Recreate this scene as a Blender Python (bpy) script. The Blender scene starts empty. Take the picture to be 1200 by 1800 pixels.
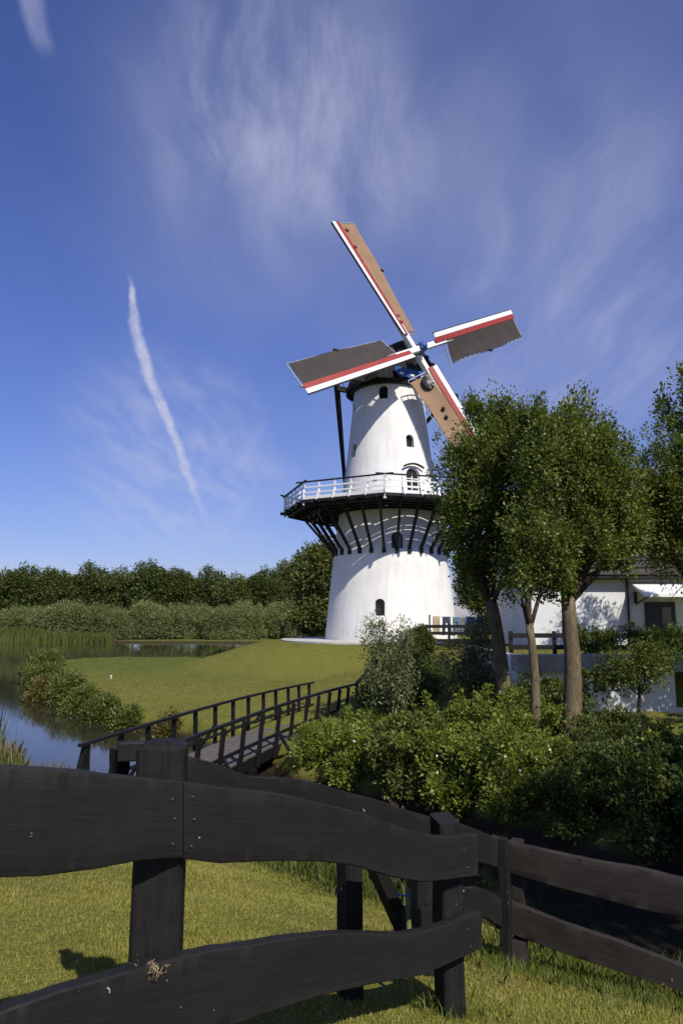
import bpy, bmesh, math, random
import numpy as np
from mathutils import Vector, Matrix

R = math.radians
random.seed(7)
rng = np.random.default_rng(11)
scene = bpy.context.scene
C = scene.collection

# ------------------------------------------------------------------ camera
EYE = 1.6
PITCH = math.atan(185 / 1250)
cam_d = bpy.data.cameras.new('camera')
cam = bpy.data.objects.new('camera', cam_d); C.objects.link(cam)
cam.location = (0, 0, EYE)
cam.rotation_euler = (R(90) + PITCH, 0, 0)
cam_d.sensor_fit = 'VERTICAL'; cam_d.sensor_height = 36; cam_d.lens = 25.0
cam_d.clip_start = 0.05; cam_d.clip_end = 5000
scene.camera = cam

# ------------------------------------------------------------------ light
SUN_AZ, SUN_EL = 27.0, 44.0        # degrees to the right of straight behind the camera / above the horizon
sun_dir = Vector((math.sin(R(SUN_AZ)) * math.cos(R(SUN_EL)), -math.cos(R(SUN_AZ)) * math.cos(R(SUN_EL)), math.sin(R(SUN_EL))))
sun_d = bpy.data.lights.new('sun', 'SUN'); sun_d.energy = 4.0; sun_d.angle = R(0.53); sun_d.color = (1.0, 0.955, 0.87)
sun = bpy.data.objects.new('sun', sun_d); C.objects.link(sun)
sun.rotation_euler = (-sun_dir).to_track_quat('-Z', 'Y').to_euler()
sun.location = sun_dir * 60

scene.view_settings.view_transform = 'Standard'
scene.view_settings.look = 'None'
scene.view_settings.exposure = 0.28
scene.view_settings.gamma = 1.0
scene.view_settings.use_curve_mapping = False
scene.render.engine = 'CYCLES'
try:
    scene.cycles.use_denoising = True
    scene.cycles.max_bounces = 5
    scene.cycles.diffuse_bounces = 3
    scene.cycles.glossy_bounces = 3
    scene.cycles.transmission_bounces = 3
    scene.cycles.transparent_max_bounces = 8
except Exception:
    pass


def pix_dir(px, py):
    """unit direction in the world for a point of the photograph (1200 x 1800)"""
    x = (px - 600) / 1250; u = (900 - py) / 1250
    c, s = math.cos(PITCH), math.sin(PITCH)
    return Vector((x, c - u * s, s + u * c)).normalized()


# ------------------------------------------------------------------ node helper
class NT:
    def __init__(self, tree):
        self.t = tree; self.n = tree.nodes; self.l = tree.links

    def node(self, typ, **kw):
        nd = self.n.new(typ)
        for k, v in kw.items():
            if k.startswith('i_'):
                nd.inputs[k[2:].replace('_', ' ')].default_value = v
            else:
                setattr(nd, k, v)
        return nd

    def link(self, a, b):
        self.l.new(a, b)

    def _set(self, nd, i, v):
        if v is None: return
        if hasattr(v, 'links'): self.l.new(v, nd.inputs[i])
        else: nd.inputs[i].default_value = v

    def math(self, op, a, b=None, c=None, clamp=False):
        nd = self.n.new('ShaderNodeMath'); nd.operation = op; nd.use_clamp = clamp
        self._set(nd, 0, a); self._set(nd, 1, b); self._set(nd, 2, c)
        return nd.outputs[0]

    def vmath(self, op, a, b=None, out=0):
        nd = self.n.new('ShaderNodeVectorMath'); nd.operation = op
        self._set(nd, 0, a); self._set(nd, 1, b)
        return nd.outputs['Value'] if op in ('DOT_PRODUCT', 'LENGTH', 'DISTANCE') else nd.outputs[0]

    def mix(self, fac, a, b, blend='MIX'):
        nd = self.n.new('ShaderNodeMix'); nd.data_type = 'RGBA'; nd.blend_type = blend
        self._set(nd, 0, fac); self._set(nd, 6, a); self._set(nd, 7, b)
        return nd.outputs[2]

    def rng(self, v, a, b, c=0.0, d=1.0, smooth=True):
        nd = self.n.new('ShaderNodeMapRange'); nd.interpolation_type = 'SMOOTHSTEP' if smooth else 'LINEAR'
        self._set(nd, 0, v); nd.inputs[1].default_value = a; nd.inputs[2].default_value = b
        nd.inputs[3].default_value = c; nd.inputs[4].default_value = d
        return nd.outputs[0]

    def noise(self, vec, scale, detail=4, rough=0.55, dist=0.0, out='Fac'):
        nd = self.n.new('ShaderNodeTexNoise')
        if vec is not None: self.l.new(vec, nd.inputs['Vector'])
        nd.inputs['Scale'].default_value = scale; nd.inputs['Detail'].default_value = detail
        nd.inputs['Roughness'].default_value = rough; nd.inputs['Distortion'].default_value = dist
        return nd.outputs[out]

    def mapping(self, vec, loc=(0, 0, 0), rot=(0, 0, 0), scale=(1, 1, 1)):
        nd = self.n.new('ShaderNodeMapping')
        self.l.new(vec, nd.inputs[0]); nd.inputs[1].default_value = loc
        nd.inputs[2].default_value = rot; nd.inputs[3].default_value = scale
        return nd.outputs[0]


# ------------------------------------------------------------------ world: sky with cirrus and a vapour trail
world = bpy.data.worlds.new('World'); scene.world = world; world.use_nodes = True
world.node_tree.nodes.clear()
W = NT(world.node_tree)
sky = W.node('ShaderNodeTexSky', sky_type='NISHITA', sun_disc=False)
sky.sun_elevation = R(SUN_EL); sky.sun_rotation = R(180 - SUN_AZ)
sky.altitude = 0; sky.air_density = 1.0; sky.dust_density = 0.3; sky.ozone_density = 3.0
tc = W.node('ShaderNodeTexCoord')
dirv = W.vmath('NORMALIZE', tc.outputs['Generated'])
sep = W.node('ShaderNodeSeparateXYZ'); W.link(dirv, sep.inputs[0])
up = W.math('MAXIMUM', sep.outputs[2], 0.0)
den = W.math('ADD', up, 0.12)
comb = W.node('ShaderNodeCombineXYZ')
W.link(W.math('DIVIDE', sep.outputs[0], den), comb.inputs[0])
W.link(W.math('DIVIDE', sep.outputs[1], den), comb.inputs[1])
plane = comb.outputs[0]
# thin cirrus, drawn out along the high wind
warp = W.noise(plane, 1.3, 3, 0.5, out='Color')
warped = W.vmath('ADD', plane, W.vmath('MULTIPLY', W.vmath('SUBTRACT', warp, (0.5, 0.5, 0.5)), (0.34, 0.34, 0.0)))
str1 = W.mapping(warped, (3.1, 1.7, 0), (0, 0, R(-22)), (3.1, 0.75, 1))
fib = W.noise(str1, 2.3, 8, 0.6, 0.18)
str2 = W.mapping(warped, (9.1, 4.7, 0), (0, 0, R(-22)), (1.0, 0.55, 1))
big = W.noise(str2, 1.15, 3, 0.5, 0.2)


def patch(px, py, r0, r1):
    d = pix_dir(px, py)
    a = W.vmath('DOT_PRODUCT', dirv, tuple(d))
    return W.rng(a, math.cos(r1), math.cos(r0))


veil = W.math('MULTIPLY', W.rng(big, 0.38, 0.72), W.rng(fib, 0.34, 0.78))
zone = W.math('MAXIMUM', W.math('MAXIMUM', patch(540, 190, 0.03, 0.28), patch(900, 260, 0.1, 0.5)),
              W.math('MAXIMUM', W.math('MULTIPLY', patch(330, 800, 0.01, 0.2), 0.75), W.math('MULTIPLY', patch(1150, 560, 0.02, 0.3), 0.7)))
zone = W.math('ADD', W.math('MULTIPLY', zone, 0.86), 0.14)
veil2 = W.math('MULTIPLY', W.rng(fib, 0.30, 0.75), W.math('MULTIPLY', W.math('MAXIMUM', patch(455, 130, 0.0, 0.13), W.math('MULTIPLY', patch(610, 250, 0.0, 0.14), 0.6)), 0.85))
haze1 = W.math('MULTIPLY', W.math('MAXIMUM', patch(820, 330, 0.0, 0.55), W.math('MULTIPLY', patch(330, 800, 0.0, 0.22), 0.8)), W.rng(big, 0.25, 0.7, 0.02, 0.24))
veil3 = W.math('MULTIPLY', W.math('MULTIPLY', W.rng(fib, 0.36, 0.70), patch(310, 800, 0.0, 0.17)), 0.30)
cloud = W.math('MULTIPLY', W.math('ADD', W.math('ADD', W.math('ADD', veil3, W.math('MULTIPLY', W.math('MULTIPLY', veil, zone), 0.30)), W.math('MULTIPLY', veil2, 0.55)), haze1), W.rng(sep.outputs[2], 0.02, 0.16))


WIG = W.math('SUBTRACT', W.noise(dirv, 24.0, 4, 0.65), 0.5)
WIG2 = W.math('SUBTRACT', W.noise(dirv, 5.0, 1, 0.5), 0.5)
TEX = W.rng(W.noise(dirv, 45.0, 3, 0.6), 0.25, 0.7, 0.45, 1.0)


def trail(p0, p1, w0, w1, strength, fade0, fade1, seed, bow=0.0):
    a, b = pix_dir(*p0), pix_dir(*p1)
    n = a.cross(b).normalized(); tdir = (b - a).normalized()
    s0, s1 = a.dot(tdir), b.dot(tdir)
    al = W.math('DIVIDE', W.math('SUBTRACT', W.vmath('DOT_PRODUCT', dirv, tuple(tdir)), s0), s1 - s0)
    inv = W.math('SUBTRACT', 1.0, al, clamp=True)      # the wind has bowed the older, upper part of the trail
    curve = W.math('MULTIPLY', W.math('MULTIPLY', al, W.math('MULTIPLY', inv, inv)), bow * 6.75 * math.copysign(1, n.x))
    across = W.math('ABSOLUTE', W.math('ADD', W.math('ADD', W.math('ADD', W.vmath('DOT_PRODUCT', dirv, tuple(n)), curve), W.math('MULTIPLY', WIG, 0.015)), W.math('MULTIPLY', WIG2, 0.018)))
    width = W.math('ADD', w0, W.math('MULTIPLY', W.math('MAXIMUM', W.math('MINIMUM', al, 1.0), 0.0), w1 - w0))
    width = W.math('MULTIPLY', width, W.rng(al, 0.0, 0.2, 0.3, 1.0))
    soft = W.math('SUBTRACT', 1.0, W.math('DIVIDE', across, width), clamp=True)
    soft = W.rng(soft, 0.0, 0.8)
    ends = W.math('MULTIPLY', W.rng(al, 0.0, fade0), W.rng(al, 1.0, 1.0 - fade1))
    front = W.rng(W.vmath('DOT_PRODUCT', dirv, tuple((a + b).normalized())), 0.5, 0.6)
    return W.math('MULTIPLY', W.math('MULTIPLY', W.math('MULTIPLY', soft, ends), W.math('MULTIPLY', TEX, strength)), front)


t1 = trail((224, 478), (380, 965), 0.0125, 0.0062, 0.85, 0.07, 0.45, 1.0, 0.012)
t2 = trail((40, -60), (88, 108), 0.021, 0.014, 0.30, 0.1, 0.3, 4.0)
cl = W.math('ADD', W.math('ADD', cloud, t1), t2, clamp=True)
tint = W.mix(1.0, sky.outputs[0], (0.62, 0.65, 1.02, 1), 'MULTIPLY')
cloudcol = (4.6, 4.8, 6.2, 1)
tint = W.mix(W.rng(sep.outputs[2], 0.0, 0.42), W.mix(1.0, tint, (0.92, 0.86, 0.80, 1), 'MULTIPLY'), W.mix(1.0, tint, (0.98, 0.98, 1.02, 1), 'MULTIPLY'))
final = W.mix(cl, tint, cloudcol)
bg = W.node('ShaderNodeBackground'); bg.inputs['Strength'].default_value = 0.100
W.link(final, bg.inputs[0])
wo = W.node('ShaderNodeOutputWorld'); W.link(bg.outputs[0], wo.inputs[0])


# ------------------------------------------------------------------ materials
def new_mat(name):
    m = bpy.data.materials.new(name); m.use_nodes = True
    m.node_tree.nodes.clear()
    g = NT(m.node_tree)
    out = g.node('ShaderNodeOutputMaterial')
    return m, g, out


def bump(g, height, strength, dist):
    b = g.node('ShaderNodeBump'); b.inputs['Strength'].default_value = strength; b.inputs['Distance'].default_value = dist
    g.link(height, b.inputs['Height']); return b.outputs[0]


def solid(name, col, rough=0.7, var=0.25, scale=3.0, bumps=0.0, bscale=30.0, stretch=(1, 1, 1), spec=0.3, metallic=0.0, spots=0.0, spotcol=(.5, .48, .42, 1)):
    """plain painted / wooden / stone surface with mottling, grain and a little relief"""
    m, g, out = new_mat(name)
    p = g.node('ShaderNodeBsdfPrincipled')
    tcn = g.node('ShaderNodeTexCoord'); v = g.mapping(tcn.outputs['Object'], scale=stretch)
    n1 = g.noise(v, scale, 6, 0.6); n2 = g.noise(v, scale * 9, 4, 0.6)
    k = g.math('ADD', g.math('MULTIPLY', n1, 0.65), g.math('MULTIPLY', n2, 0.35))
    lo = tuple(c * (1 - var) for c in col) + (1,); hi = tuple(min(1, c * (1 + var)) for c in col) + (1,)
    colr = g.mix(g.rng(k, 0.3, 0.7), lo, hi)
    if spots:
        vo = g.node('ShaderNodeTexVoronoi'); vo.inputs['Scale'].default_value = 9.0
        g.link(g.vmath('ADD', tcn.outputs['Object'], g.vmath('MULTIPLY', g.noise(tcn.outputs['Object'], 20, 3, out='Color'), (.06, .06, .06))), vo.inputs['Vector'])
        sp = g.math('MULTIPLY', g.rng(vo.outputs['Distance'], 0.10, 0.05), g.rng(g.noise(tcn.outputs['Object'], 3.1, 2), 0.52, 0.62))
        colr = g.mix(g.math('MULTIPLY', sp, spots), colr, spotcol)
    g.link(colr, p.inputs['Base Color'])
    p.inputs['Roughness'].default_value = rough; p.inputs['Specular IOR Level'].default_value = spec
    p.inputs['Metallic'].default_value = metallic
    if bumps:
        h = g.noise(g.mapping(tcn.outputs['Object'], scale=stretch), bscale, 5, 0.6)
        g.link(bump(g, h, bumps, 0.01), p.inputs['Normal'])
    g.link(p.outputs[0], out.inputs[0])
    return m


def leaf_mat(name, cols, trans=0.3, rough=0.5, vscale=0.7, fresh=False, dry=0.0):
    """foliage: each leaf takes its own shade, clumps drift between hues; light passes through"""
    m, g, out = new_mat(name)
    geo = g.node('ShaderNodeNewGeometry'); tcn = g.node('ShaderNodeTexCoord')
    r = geo.outputs['Random Per Island']
    n = g.noise(geo.outputs['Position'], vscale, 3, 0.6)
    f = g.math('ADD', g.math('MULTIPLY', r, 0.65), g.math('MULTIPLY', n, 0.5), clamp=True)
    cr = g.node('ShaderNodeValToRGB'); g.link(f, cr.inputs[0])
    el = cr.color_ramp.elements
    while len(el) < len(cols): el.new(0.5)
    for i, c in enumerate(cols):
        el[i].position = 0.15 + 0.75 * i / (len(cols) - 1); el[i].color = tuple(c) + (1,)
    col = cr.outputs[0]
    if dry:        # sun-burnt patches and clover
        dn_ = g.noise(geo.outputs['Position'], 1.3, 5, 0.65)
        col = g.mix(g.math('MULTIPLY', g.rng(dn_, 0.54, 0.70), dry), col, (0.33, 0.22, 0.085, 1))
        col = g.mix(g.math('MULTIPLY', g.rng(dn_, 0.44, 0.30), dry), col, (0.085, 0.13, 0.022, 1))
    if fresh:      # moister ground by the far water grows greener
        sz = g.node('ShaderNodeSeparateXYZ'); g.link(geo.outputs['Position'], sz.inputs[0])
        wet = g.math('MULTIPLY', g.rng(g.math('ADD', sz.outputs[2], g.math('MULTIPLY', n, 0.35)), -0.85, -1.25), g.rng(sz.outputs[1], 32, 46))
        col = g.mix(g.math('MULTIPLY', wet, 0.8), col, (0.085, 0.135, 0.026, 1))
    p = g.node('ShaderNodeBsdfPrincipled'); g.link(col, p.inputs['Base Color'])
    p.inputs['Roughness'].default_value = rough; p.inputs['Specular IOR Level'].default_value = 0.35
    t = g.node('ShaderNodeBsdfTranslucent')
    g.link(g.mix(1.0, col, (1.5, 1.45, 0.5, 1), 'MULTIPLY'), t.inputs[0])
    mx = g.node('ShaderNodeMixShader'); mx.inputs[0].default_value = trans
    g.link(p.outputs[0], mx.inputs[1]); g.link(t.outputs[0], mx.inputs[2])
    g.link(mx.outputs[0], out.inputs[0])
    return m


def plaster_mat():
    m, g, out = new_mat('white_render')
    p = g.node('ShaderNodeBsdfPrincipled'); tcn = g.node('ShaderNodeTexCoord'); o = tcn.outputs['Object']
    streak = g.noise(g.mapping(o, scale=(2.2, 2.2, 0.12)), 1.6, 5, 0.6)
    blotch = g.noise(o, 0.5, 5, 0.6)
    k = g.math('ADD', g.math('MULTIPLY', streak, 0.5), g.math('MULTIPLY', blotch, 0.5))
    c = g.mix(g.rng(k, 0.36, 0.62), (0.70, 0.685, 0.635, 1), (0.82, 0.80, 0.755, 1))
    sz = g.node('ShaderNodeSeparateXYZ'); g.link(o, sz.inputs[0])
    damp = g.math('MULTIPLY', g.rng(sz.outputs[2], 1.1, 0.0), g.rng(g.noise(o, 1.4, 5), 0.42, 0.66))
    c = g.mix(g.math('MULTIPLY', damp, 0.45), c, (0.42, 0.42, 0.33, 1))
    g.link(c, p.inputs['Base Color']); p.inputs['Roughness'].default_value = 0.8; p.inputs['Specular IOR Level'].default_value = 0.2
    br = g.node('ShaderNodeTexBrick'); br.inputs['Scale'].default_value = 1.0
    h = g.math('ADD', g.noise(o, 3.0, 6, 0.65), g.math('MULTIPLY', g.noise(o, 22.0, 3, 0.6), 0.4))
    g.link(bump(g, h, 0.35, 0.03), p.inputs['Normal'])
    g.link(p.outputs[0], out.inputs[0]); return m


def wood_mat(name, col, light, grain=(1.2, 1.2, 18.0), rough=0.62, spots=0.0, uv=False):
    """tarred, weathered wood: dark with paler fibres, edge highlights in the colour and a few droppings / lichen flecks"""
    m, g, out = new_mat(name)
    p = g.node('ShaderNodeBsdfPrincipled'); tcn = g.node('ShaderNodeTexCoord'); o = tcn.outputs['Object']
    v = g.mapping(tcn.outputs['UV'] if uv else o, scale=grain)
    fibre = g.noise(v, 3.0, 7, 0.65, 0.4)
    blot = g.noise(o, 2.6, 5, 0.6)
    fine = g.noise(o, 140.0, 2, 0.6)
    k = g.math('ADD', g.math('ADD', g.math('MULTIPLY', fibre, 0.45), g.math('MULTIPLY', blot, 0.35)), g.math('MULTIPLY', fine, 0.2))
    c = g.mix(g.rng(k, 0.40, 0.66), tuple(col) + (1,), tuple(light) + (1,))
    geo = g.node('ShaderNodeNewGeometry')
    edge_highlight = g.math('MULTIPLY', g.rng(geo.outputs['Pointiness'], 0.51, 0.57), g.rng(g.noise(o, 9.0, 4), 0.3, 0.6))  # edges lightened, a highlight painted into the wood colour
    c = g.mix(g.math('MULTIPLY', edge_highlight, 0.12), c, tuple(min(1, x * 3.0) for x in light) + (1,))
    if spots:
        vo = g.node('ShaderNodeTexVoronoi'); vo.inputs['Scale'].default_value = 13.0
        g.link(g.vmath('ADD', o, g.vmath('MULTIPLY', g.noise(o, 25, 3, out='Color'), (.05, .05, .10))), vo.inputs['Vector'])
        sp = g.math('MULTIPLY', g.rng(vo.outputs['Distance'], 0.085, 0.05), g.rng(g.noise(o, 4.3, 2), 0.53, 0.60))
        c = g.mix(g.math('MULTIPLY', sp, spots), c, (.42, .41, .36, 1))
    g.link(c, p.inputs['Base Color']); p.inputs['Specular IOR Level'].default_value = 0.16
    g.link(g.rng(fibre, 0.3, 0.7, rough - 0.1, rough + 0.15), p.inputs['Roughness'])
    h = g.math('ADD', g.math('MULTIPLY', fibre, 0.8), g.math('MULTIPLY', fine, 0.35))
    g.link(bump(g, h, 0.35, 0.003), p.inputs['Normal'])
    g.link(p.outputs[0], out.inputs[0]); return m


def ground_mat():
    """turf: olive to fresh green with dry and bare patches, soil under water level"""
    m, g, out = new_mat('turf')
    p = g.node('ShaderNodeBsdfPrincipled'); geo = g.node('ShaderNodeNewGeometry'); o = geo.outputs['Position']
    big = g.noise(o, 0.09, 5, 0.6); mid = g.noise(o, 0.9, 5, 0.65, 0.3); fine = g.noise(o, 22.0, 4, 0.7); vfine = g.noise(o, 90.0, 2, 0.7)
    k = g.math('ADD', g.math('ADD', g.math('MULTIPLY', big, 0.4), g.math('MULTIPLY', mid, 0.3)), g.math('MULTIPLY', fine, 0.3))
    c = g.mix(g.rng(k, 0.36, 0.64), (0.165, 0.150, 0.030, 1), (0.20, 0.205, 0.034, 1))
    # moister, greener flat by the far water
    spx = g.node('ShaderNodeSeparateXYZ'); g.link(o, spx.inputs[0])
    fresh = g.math('MULTIPLY', g.rng(g.math('ADD', spx.outputs[2], g.math('MULTIPLY', mid, 0.5)), -1.0, -1.45), g.rng(spx.outputs[1], 30, 46))
    c = g.mix(g.math('MULTIPLY', fresh, 0.75), c, (0.085, 0.125, 0.018, 1))
    dry = g.math('MULTIPLY', g.rng(g.noise(o, 2.3, 6, 0.7), 0.56, 0.74), 0.5)
    c = g.mix(dry, c, (0.17, 0.115, 0.042, 1))
    c = g.mix(g.math('MULTIPLY', g.rng(vfine, 0.35, 0.7), 0.35), c, (0.055, 0.065, 0.014, 1))
    soil = g.rng(g.math('ADD', spx.outputs[2], g.math('MULTIPLY', mid, 0.25)), -1.62, -1.86)
    c = g.mix(soil, c, (0.045, 0.034, 0.020, 1))
    g.link(c, p.inputs['Base Color']); p.inputs['Roughness'].default_value = 0.9; p.inputs['Specular IOR Level'].default_value = 0.12
    h = g.math('ADD', g.math('MULTIPLY', g.noise(o, 7.0, 4, 0.7), 1.0), g.math('ADD', g.math('MULTIPLY', fine, 0.6), g.math('MULTIPLY', vfine, 0.25)))
    g.link(bump(g, h, 0.8, 0.06), p.inputs['Normal'])
    g.link(p.outputs[0], out.inputs[0]); return m


def water_mat():
    m, g, out = new_mat('pond_water')
    p = g.node('ShaderNodeBsdfPrincipled'); geo = g.node('ShaderNodeNewGeometry'); o = geo.outputs['Position']
    p.inputs['Base Color'].default_value = (0.028, 0.025, 0.016, 1)
    p.inputs['Roughness'].default_value = 0.06; p.inputs['IOR'].default_value = 1.333
    h = g.math('ADD', g.noise(g.mapping(o, scale=(1.0, 0.55, 1)), 1.3, 4, 0.55), g.math('MULTIPLY', g.noise(o, 7.0, 3, 0.5), 0.25))
    g.link(bump(g, h, 0.05, 0.05), p.inputs['Normal'])
    g.link(p.outputs[0], out.inputs[0]); return m


def bark_mat(name, a, b):
    m, g, out = new_mat(name)
    p = g.node('ShaderNodeBsdfPrincipled'); tcn = g.node('ShaderNodeTexCoord'); o = tcn.outputs['Object']
    v = g.mapping(o, scale=(7, 7, 1.6))
    n = g.noise(v, 3.0, 7, 0.7, 0.6); n2 = g.noise(o, 2.0, 4)
    moss = g.rng(g.noise(o, 3.3, 5, 0.6), 0.55, 0.72)
    c = g.mix(g.rng(n, 0.35, 0.66), a + (1,), b + (1,))
    c = g.mix(g.math('MULTIPLY', moss, 0.45), c, (0.10, 0.095, 0.03, 1))
    c = g.mix(g.math('MULTIPLY', g.rng(n2, 0.55, 0.75), 0.4), c, tuple(x * 0.45 for x in a) + (1,))
    g.link(c, p.inputs['Base Color']); p.inputs['Roughness'].default_value = 0.9; p.inputs['Specular IOR Level'].default_value = 0.15
    g.link(bump(g, n, 1.0, 0.02), p.inputs['Normal'])
    g.link(p.outputs[0], out.inputs[0]); return m


def glass_mat(name='window_glass', col=(0.02, 0.023, 0.027)):
    m, g, out = new_mat(name)
    p = g.node('ShaderNodeBsdfPrincipled'); p.inputs['Base Color'].default_value = col + (1,)
    p.inputs['Roughness'].default_value = 0.08; p.inputs['Specular IOR Level'].default_value = 0.5
    tcn = g.node('ShaderNodeTexCoord')
    g.link(bump(g, g.noise(tcn.outputs['Object'], 2.5, 2), 0.08, 0.05), p.inputs['Normal'])
    g.link(p.outputs[0], out.inputs[0]); return m


M = {}
M['turf'] = ground_mat(); M['water'] = water_mat(); M['white_render'] = plaster_mat(); M['glass'] = glass_mat()
M['fence'] = wood_mat('tarred_fence_wood', (0.0128, 0.0120, 0.0114), (0.0192, 0.0178, 0.0166), (1.6, 60.0, 1.0), 0.6, 0.9, True)
M['fence_v'] = wood_mat('tarred_post_wood', (0.0088, 0.0081, 0.0076), (0.0185, 0.0168, 0.0153), (22.0, 22.0, 2.0), 0.6, 0.7)
M['fence_b'] = wood_mat('greyed_fence_wood', (0.020, 0.017, 0.0145), (0.046, 0.038, 0.032), (1.6, 60.0, 1.0), 0.7, 0.6, True)
M['black_wood'] = solid('black_tarred_timber', (0.012, 0.011, 0.011), 0.6, 0.4, 2.0, 0.2, 40)
M['bridge_wood'] = solid('black_bridge_timber', (0.008, 0.0072, 0.007), 0.6, 0.45, 3.0, 0.25, 50)
M['deck'] = wood_mat('grey_bridge_planks', (0.085, 0.076, 0.069), (0.115, 0.104, 0.094), (2.0, 2.0, 2.0), 0.8)
M['gallery_deck'] = solid('dark_gallery_boards', (0.030, 0.026, 0.024), 0.8, 0.4, 2.0, 0.2, 40)
M['white_paint'] = solid('white_gloss_paint', (0.78, 0.77, 0.73), 0.45, 0.06, 4.0)
M['red_paint'] = solid('red_sail_paint', (0.30, 0.040, 0.034), 0.5, 0.12, 3.0)
M['blue_paint'] = solid('blue_beard_paint', (0.030, 0.085, 0.30), 0.5, 0.25, 5.0)
M['grey_iron'] = solid('grey_painted_iron', (0.30, 0.30, 0.29), 0.45, 0.2, 4.0, spec=0.5)
M['cloth_dark'] = solid('dark_sail_canvas', (0.050, 0.042, 0.037), 0.85, 0.16, 1.2, 0.2, 12)
M['cloth_tan'] = solid('tan_sail_canvas', (0.285, 0.178, 0.105), 0.85, 0.14, 0.9, 0.25, 9)
M['thatch'] = solid('dark_thatch', (0.035, 0.029, 0.022), 0.95, 0.5, 3.0, 0.8, 40, (6, 6, 1))
M['paving'] = solid('pale_paving', (0.52, 0.49, 0.43), 0.85, 0.15, 1.0, 0.3, 25)
M['bark'] = bark_mat('rough_brown_bark', (0.088, 0.068, 0.042), (0.205, 0.160, 0.095))
M['bark_dark'] = bark_mat('dark_bark', (0.045, 0.034, 0.025), (0.11, 0.08, 0.055))
M['bark_pale'] = solid('pale_sapling_bark', (0.32, 0.29, 0.23), 0.85, 0.3, 8.0, 0.4, 40)
M['leaf_tree'] = leaf_mat('mid_green_tree_leaves', [(0.040, 0.060, 0.012), (0.085, 0.118, 0.022), (0.138, 0.178, 0.035), (0.21, 0.24, 0.06)], 0.33)
M['leaf_far'] = leaf_mat('dark_far_leaves', [(0.040, 0.056, 0.015), (0.070, 0.096, 0.022), (0.115, 0.138, 0.034)], 0.25, vscale=0.12)
M['leaf_far_b'] = leaf_mat('olive_far_leaves', [(0.052, 0.066, 0.016), (0.092, 0.115, 0.025), (0.145, 0.165, 0.042)], 0.25, vscale=0.12)
M['leaf_willow'] = leaf_mat('grey_green_willow_leaves', [(0.105, 0.134, 0.044), (0.178, 0.215, 0.072), (0.26, 0.295, 0.118)], 0.2, vscale=0.12)
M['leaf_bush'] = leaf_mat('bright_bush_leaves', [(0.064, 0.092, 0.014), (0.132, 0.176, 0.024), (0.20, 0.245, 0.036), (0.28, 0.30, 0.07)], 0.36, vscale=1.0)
M['leaf_dark'] = leaf_mat('shaded_bush_leaves', [(0.032, 0.048, 0.010), (0.060, 0.086, 0.016), (0.100, 0.132, 0.025), (0.15, 0.175, 0.042)], 0.32, vscale=1.0)  # darker than the bright bushes: deep shade under trees put into the colour
M['leaf_olive'] = leaf_mat('silvery_narrow_leaves', [(0.058, 0.078, 0.030), (0.105, 0.130, 0.050), (0.170, 0.195, 0.088), (0.26, 0.275, 0.15)], 0.2, vscale=2.0)
M['leaf_bank'] = leaf_mat('bank_shrub_leaves', [(0.062, 0.086, 0.018), (0.112, 0.142, 0.028), (0.175, 0.195, 0.046)], 0.25, vscale=0.5)
M['leaf_rust'] = leaf_mat('rusty_bank_leaves', [(0.085, 0.080, 0.022), (0.150, 0.125, 0.036), (0.17, 0.165, 0.045)], 0.25, vscale=0.5)
M['reed'] = leaf_mat('green_reeds', [(0.055, 0.078, 0.014), (0.095, 0.120, 0.022), (0.14, 0.155, 0.035)], 0.25, vscale=0.3)
M['reed_dry'] = leaf_mat('straw_coloured_reeds', [(0.10, 0.095, 0.030), (0.17, 0.145, 0.060), (0.25, 0.205, 0.10)], 0.2, vscale=0.5)
M['blade'] = leaf_mat('lawn_blades', [(0.155, 0.160, 0.024), (0.235, 0.236, 0.036), (0.295, 0.285, 0.050), (0.32, 0.26, 0.09)], 0.25, 0.6, vscale=0.8, dry=0.75)
M['blade_meadow'] = leaf_mat('meadow_blades', [(0.110, 0.118, 0.021), (0.165, 0.166, 0.032), (0.205, 0.198, 0.042), (0.225, 0.185, 0.064)], 0.2, 0.7, vscale=0.35, fresh=True, dry=0.35)
M['blade_long'] = leaf_mat('long_grass_blades', [(0.065, 0.100, 0.010), (0.110, 0.160, 0.018), (0.165, 0.205, 0.035), (0.24, 0.22, 0.09)], 0.3, 0.55, vscale=0.8)
M['flower'] = solid('white_petals', (0.80, 0.79, 0.70), 0.6, 0.08, 9.0)
M['tile'] = solid('grey_brown_roof_tiles', (0.062, 0.052, 0.047), 0.8, 0.35, 2.0, 0.3, 20)
M['slab'] = solid('grey_concrete_slab', (0.28, 0.28, 0.265), 0.85, 0.25, 1.5, 0.4, 30)
M['wall_paint'] = solid('white_wall_paint', (0.66, 0.66, 0.64), 0.75, 0.1, 0.7, 0.2, 18)
M['dark_paint'] = solid('dark_green_joinery', (0.016, 0.022, 0.020), 0.4, 0.25, 3.0)
M['denim'] = solid('faded_denim', (0.13, 0.17, 0.26), 0.9, 0.35, 7.0, 0.3, 60)
M['denim_dark'] = solid('dark_denim', (0.045, 0.055, 0.085), 0.9, 0.35, 7.0, 0.3, 60)
M['towel'] = solid('beige_towel', (0.40, 0.33, 0.20), 0.95, 0.15, 7.0, 0.3, 60)
M['rope'] = solid('line_cord', (0.35, 0.33, 0.28), 0.9, 0.2, 20)
M['nail'] = solid('rusty_nail', (0.10, 0.085, 0.07), 0.6, 0.3, 40.0, metallic=0.4)
M['blue_cord'] = solid('blue_cord', (0.07, 0.13, 0.24), 0.7, 0.2, 20)
M['straw'] = solid('dry_straw', (0.25, 0.20, 0.11), 0.9, 0.3, 20)
M['green_stick'] = solid('mossy_stick', (0.16, 0.17, 0.06), 0.9, 0.35, 14)


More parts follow.
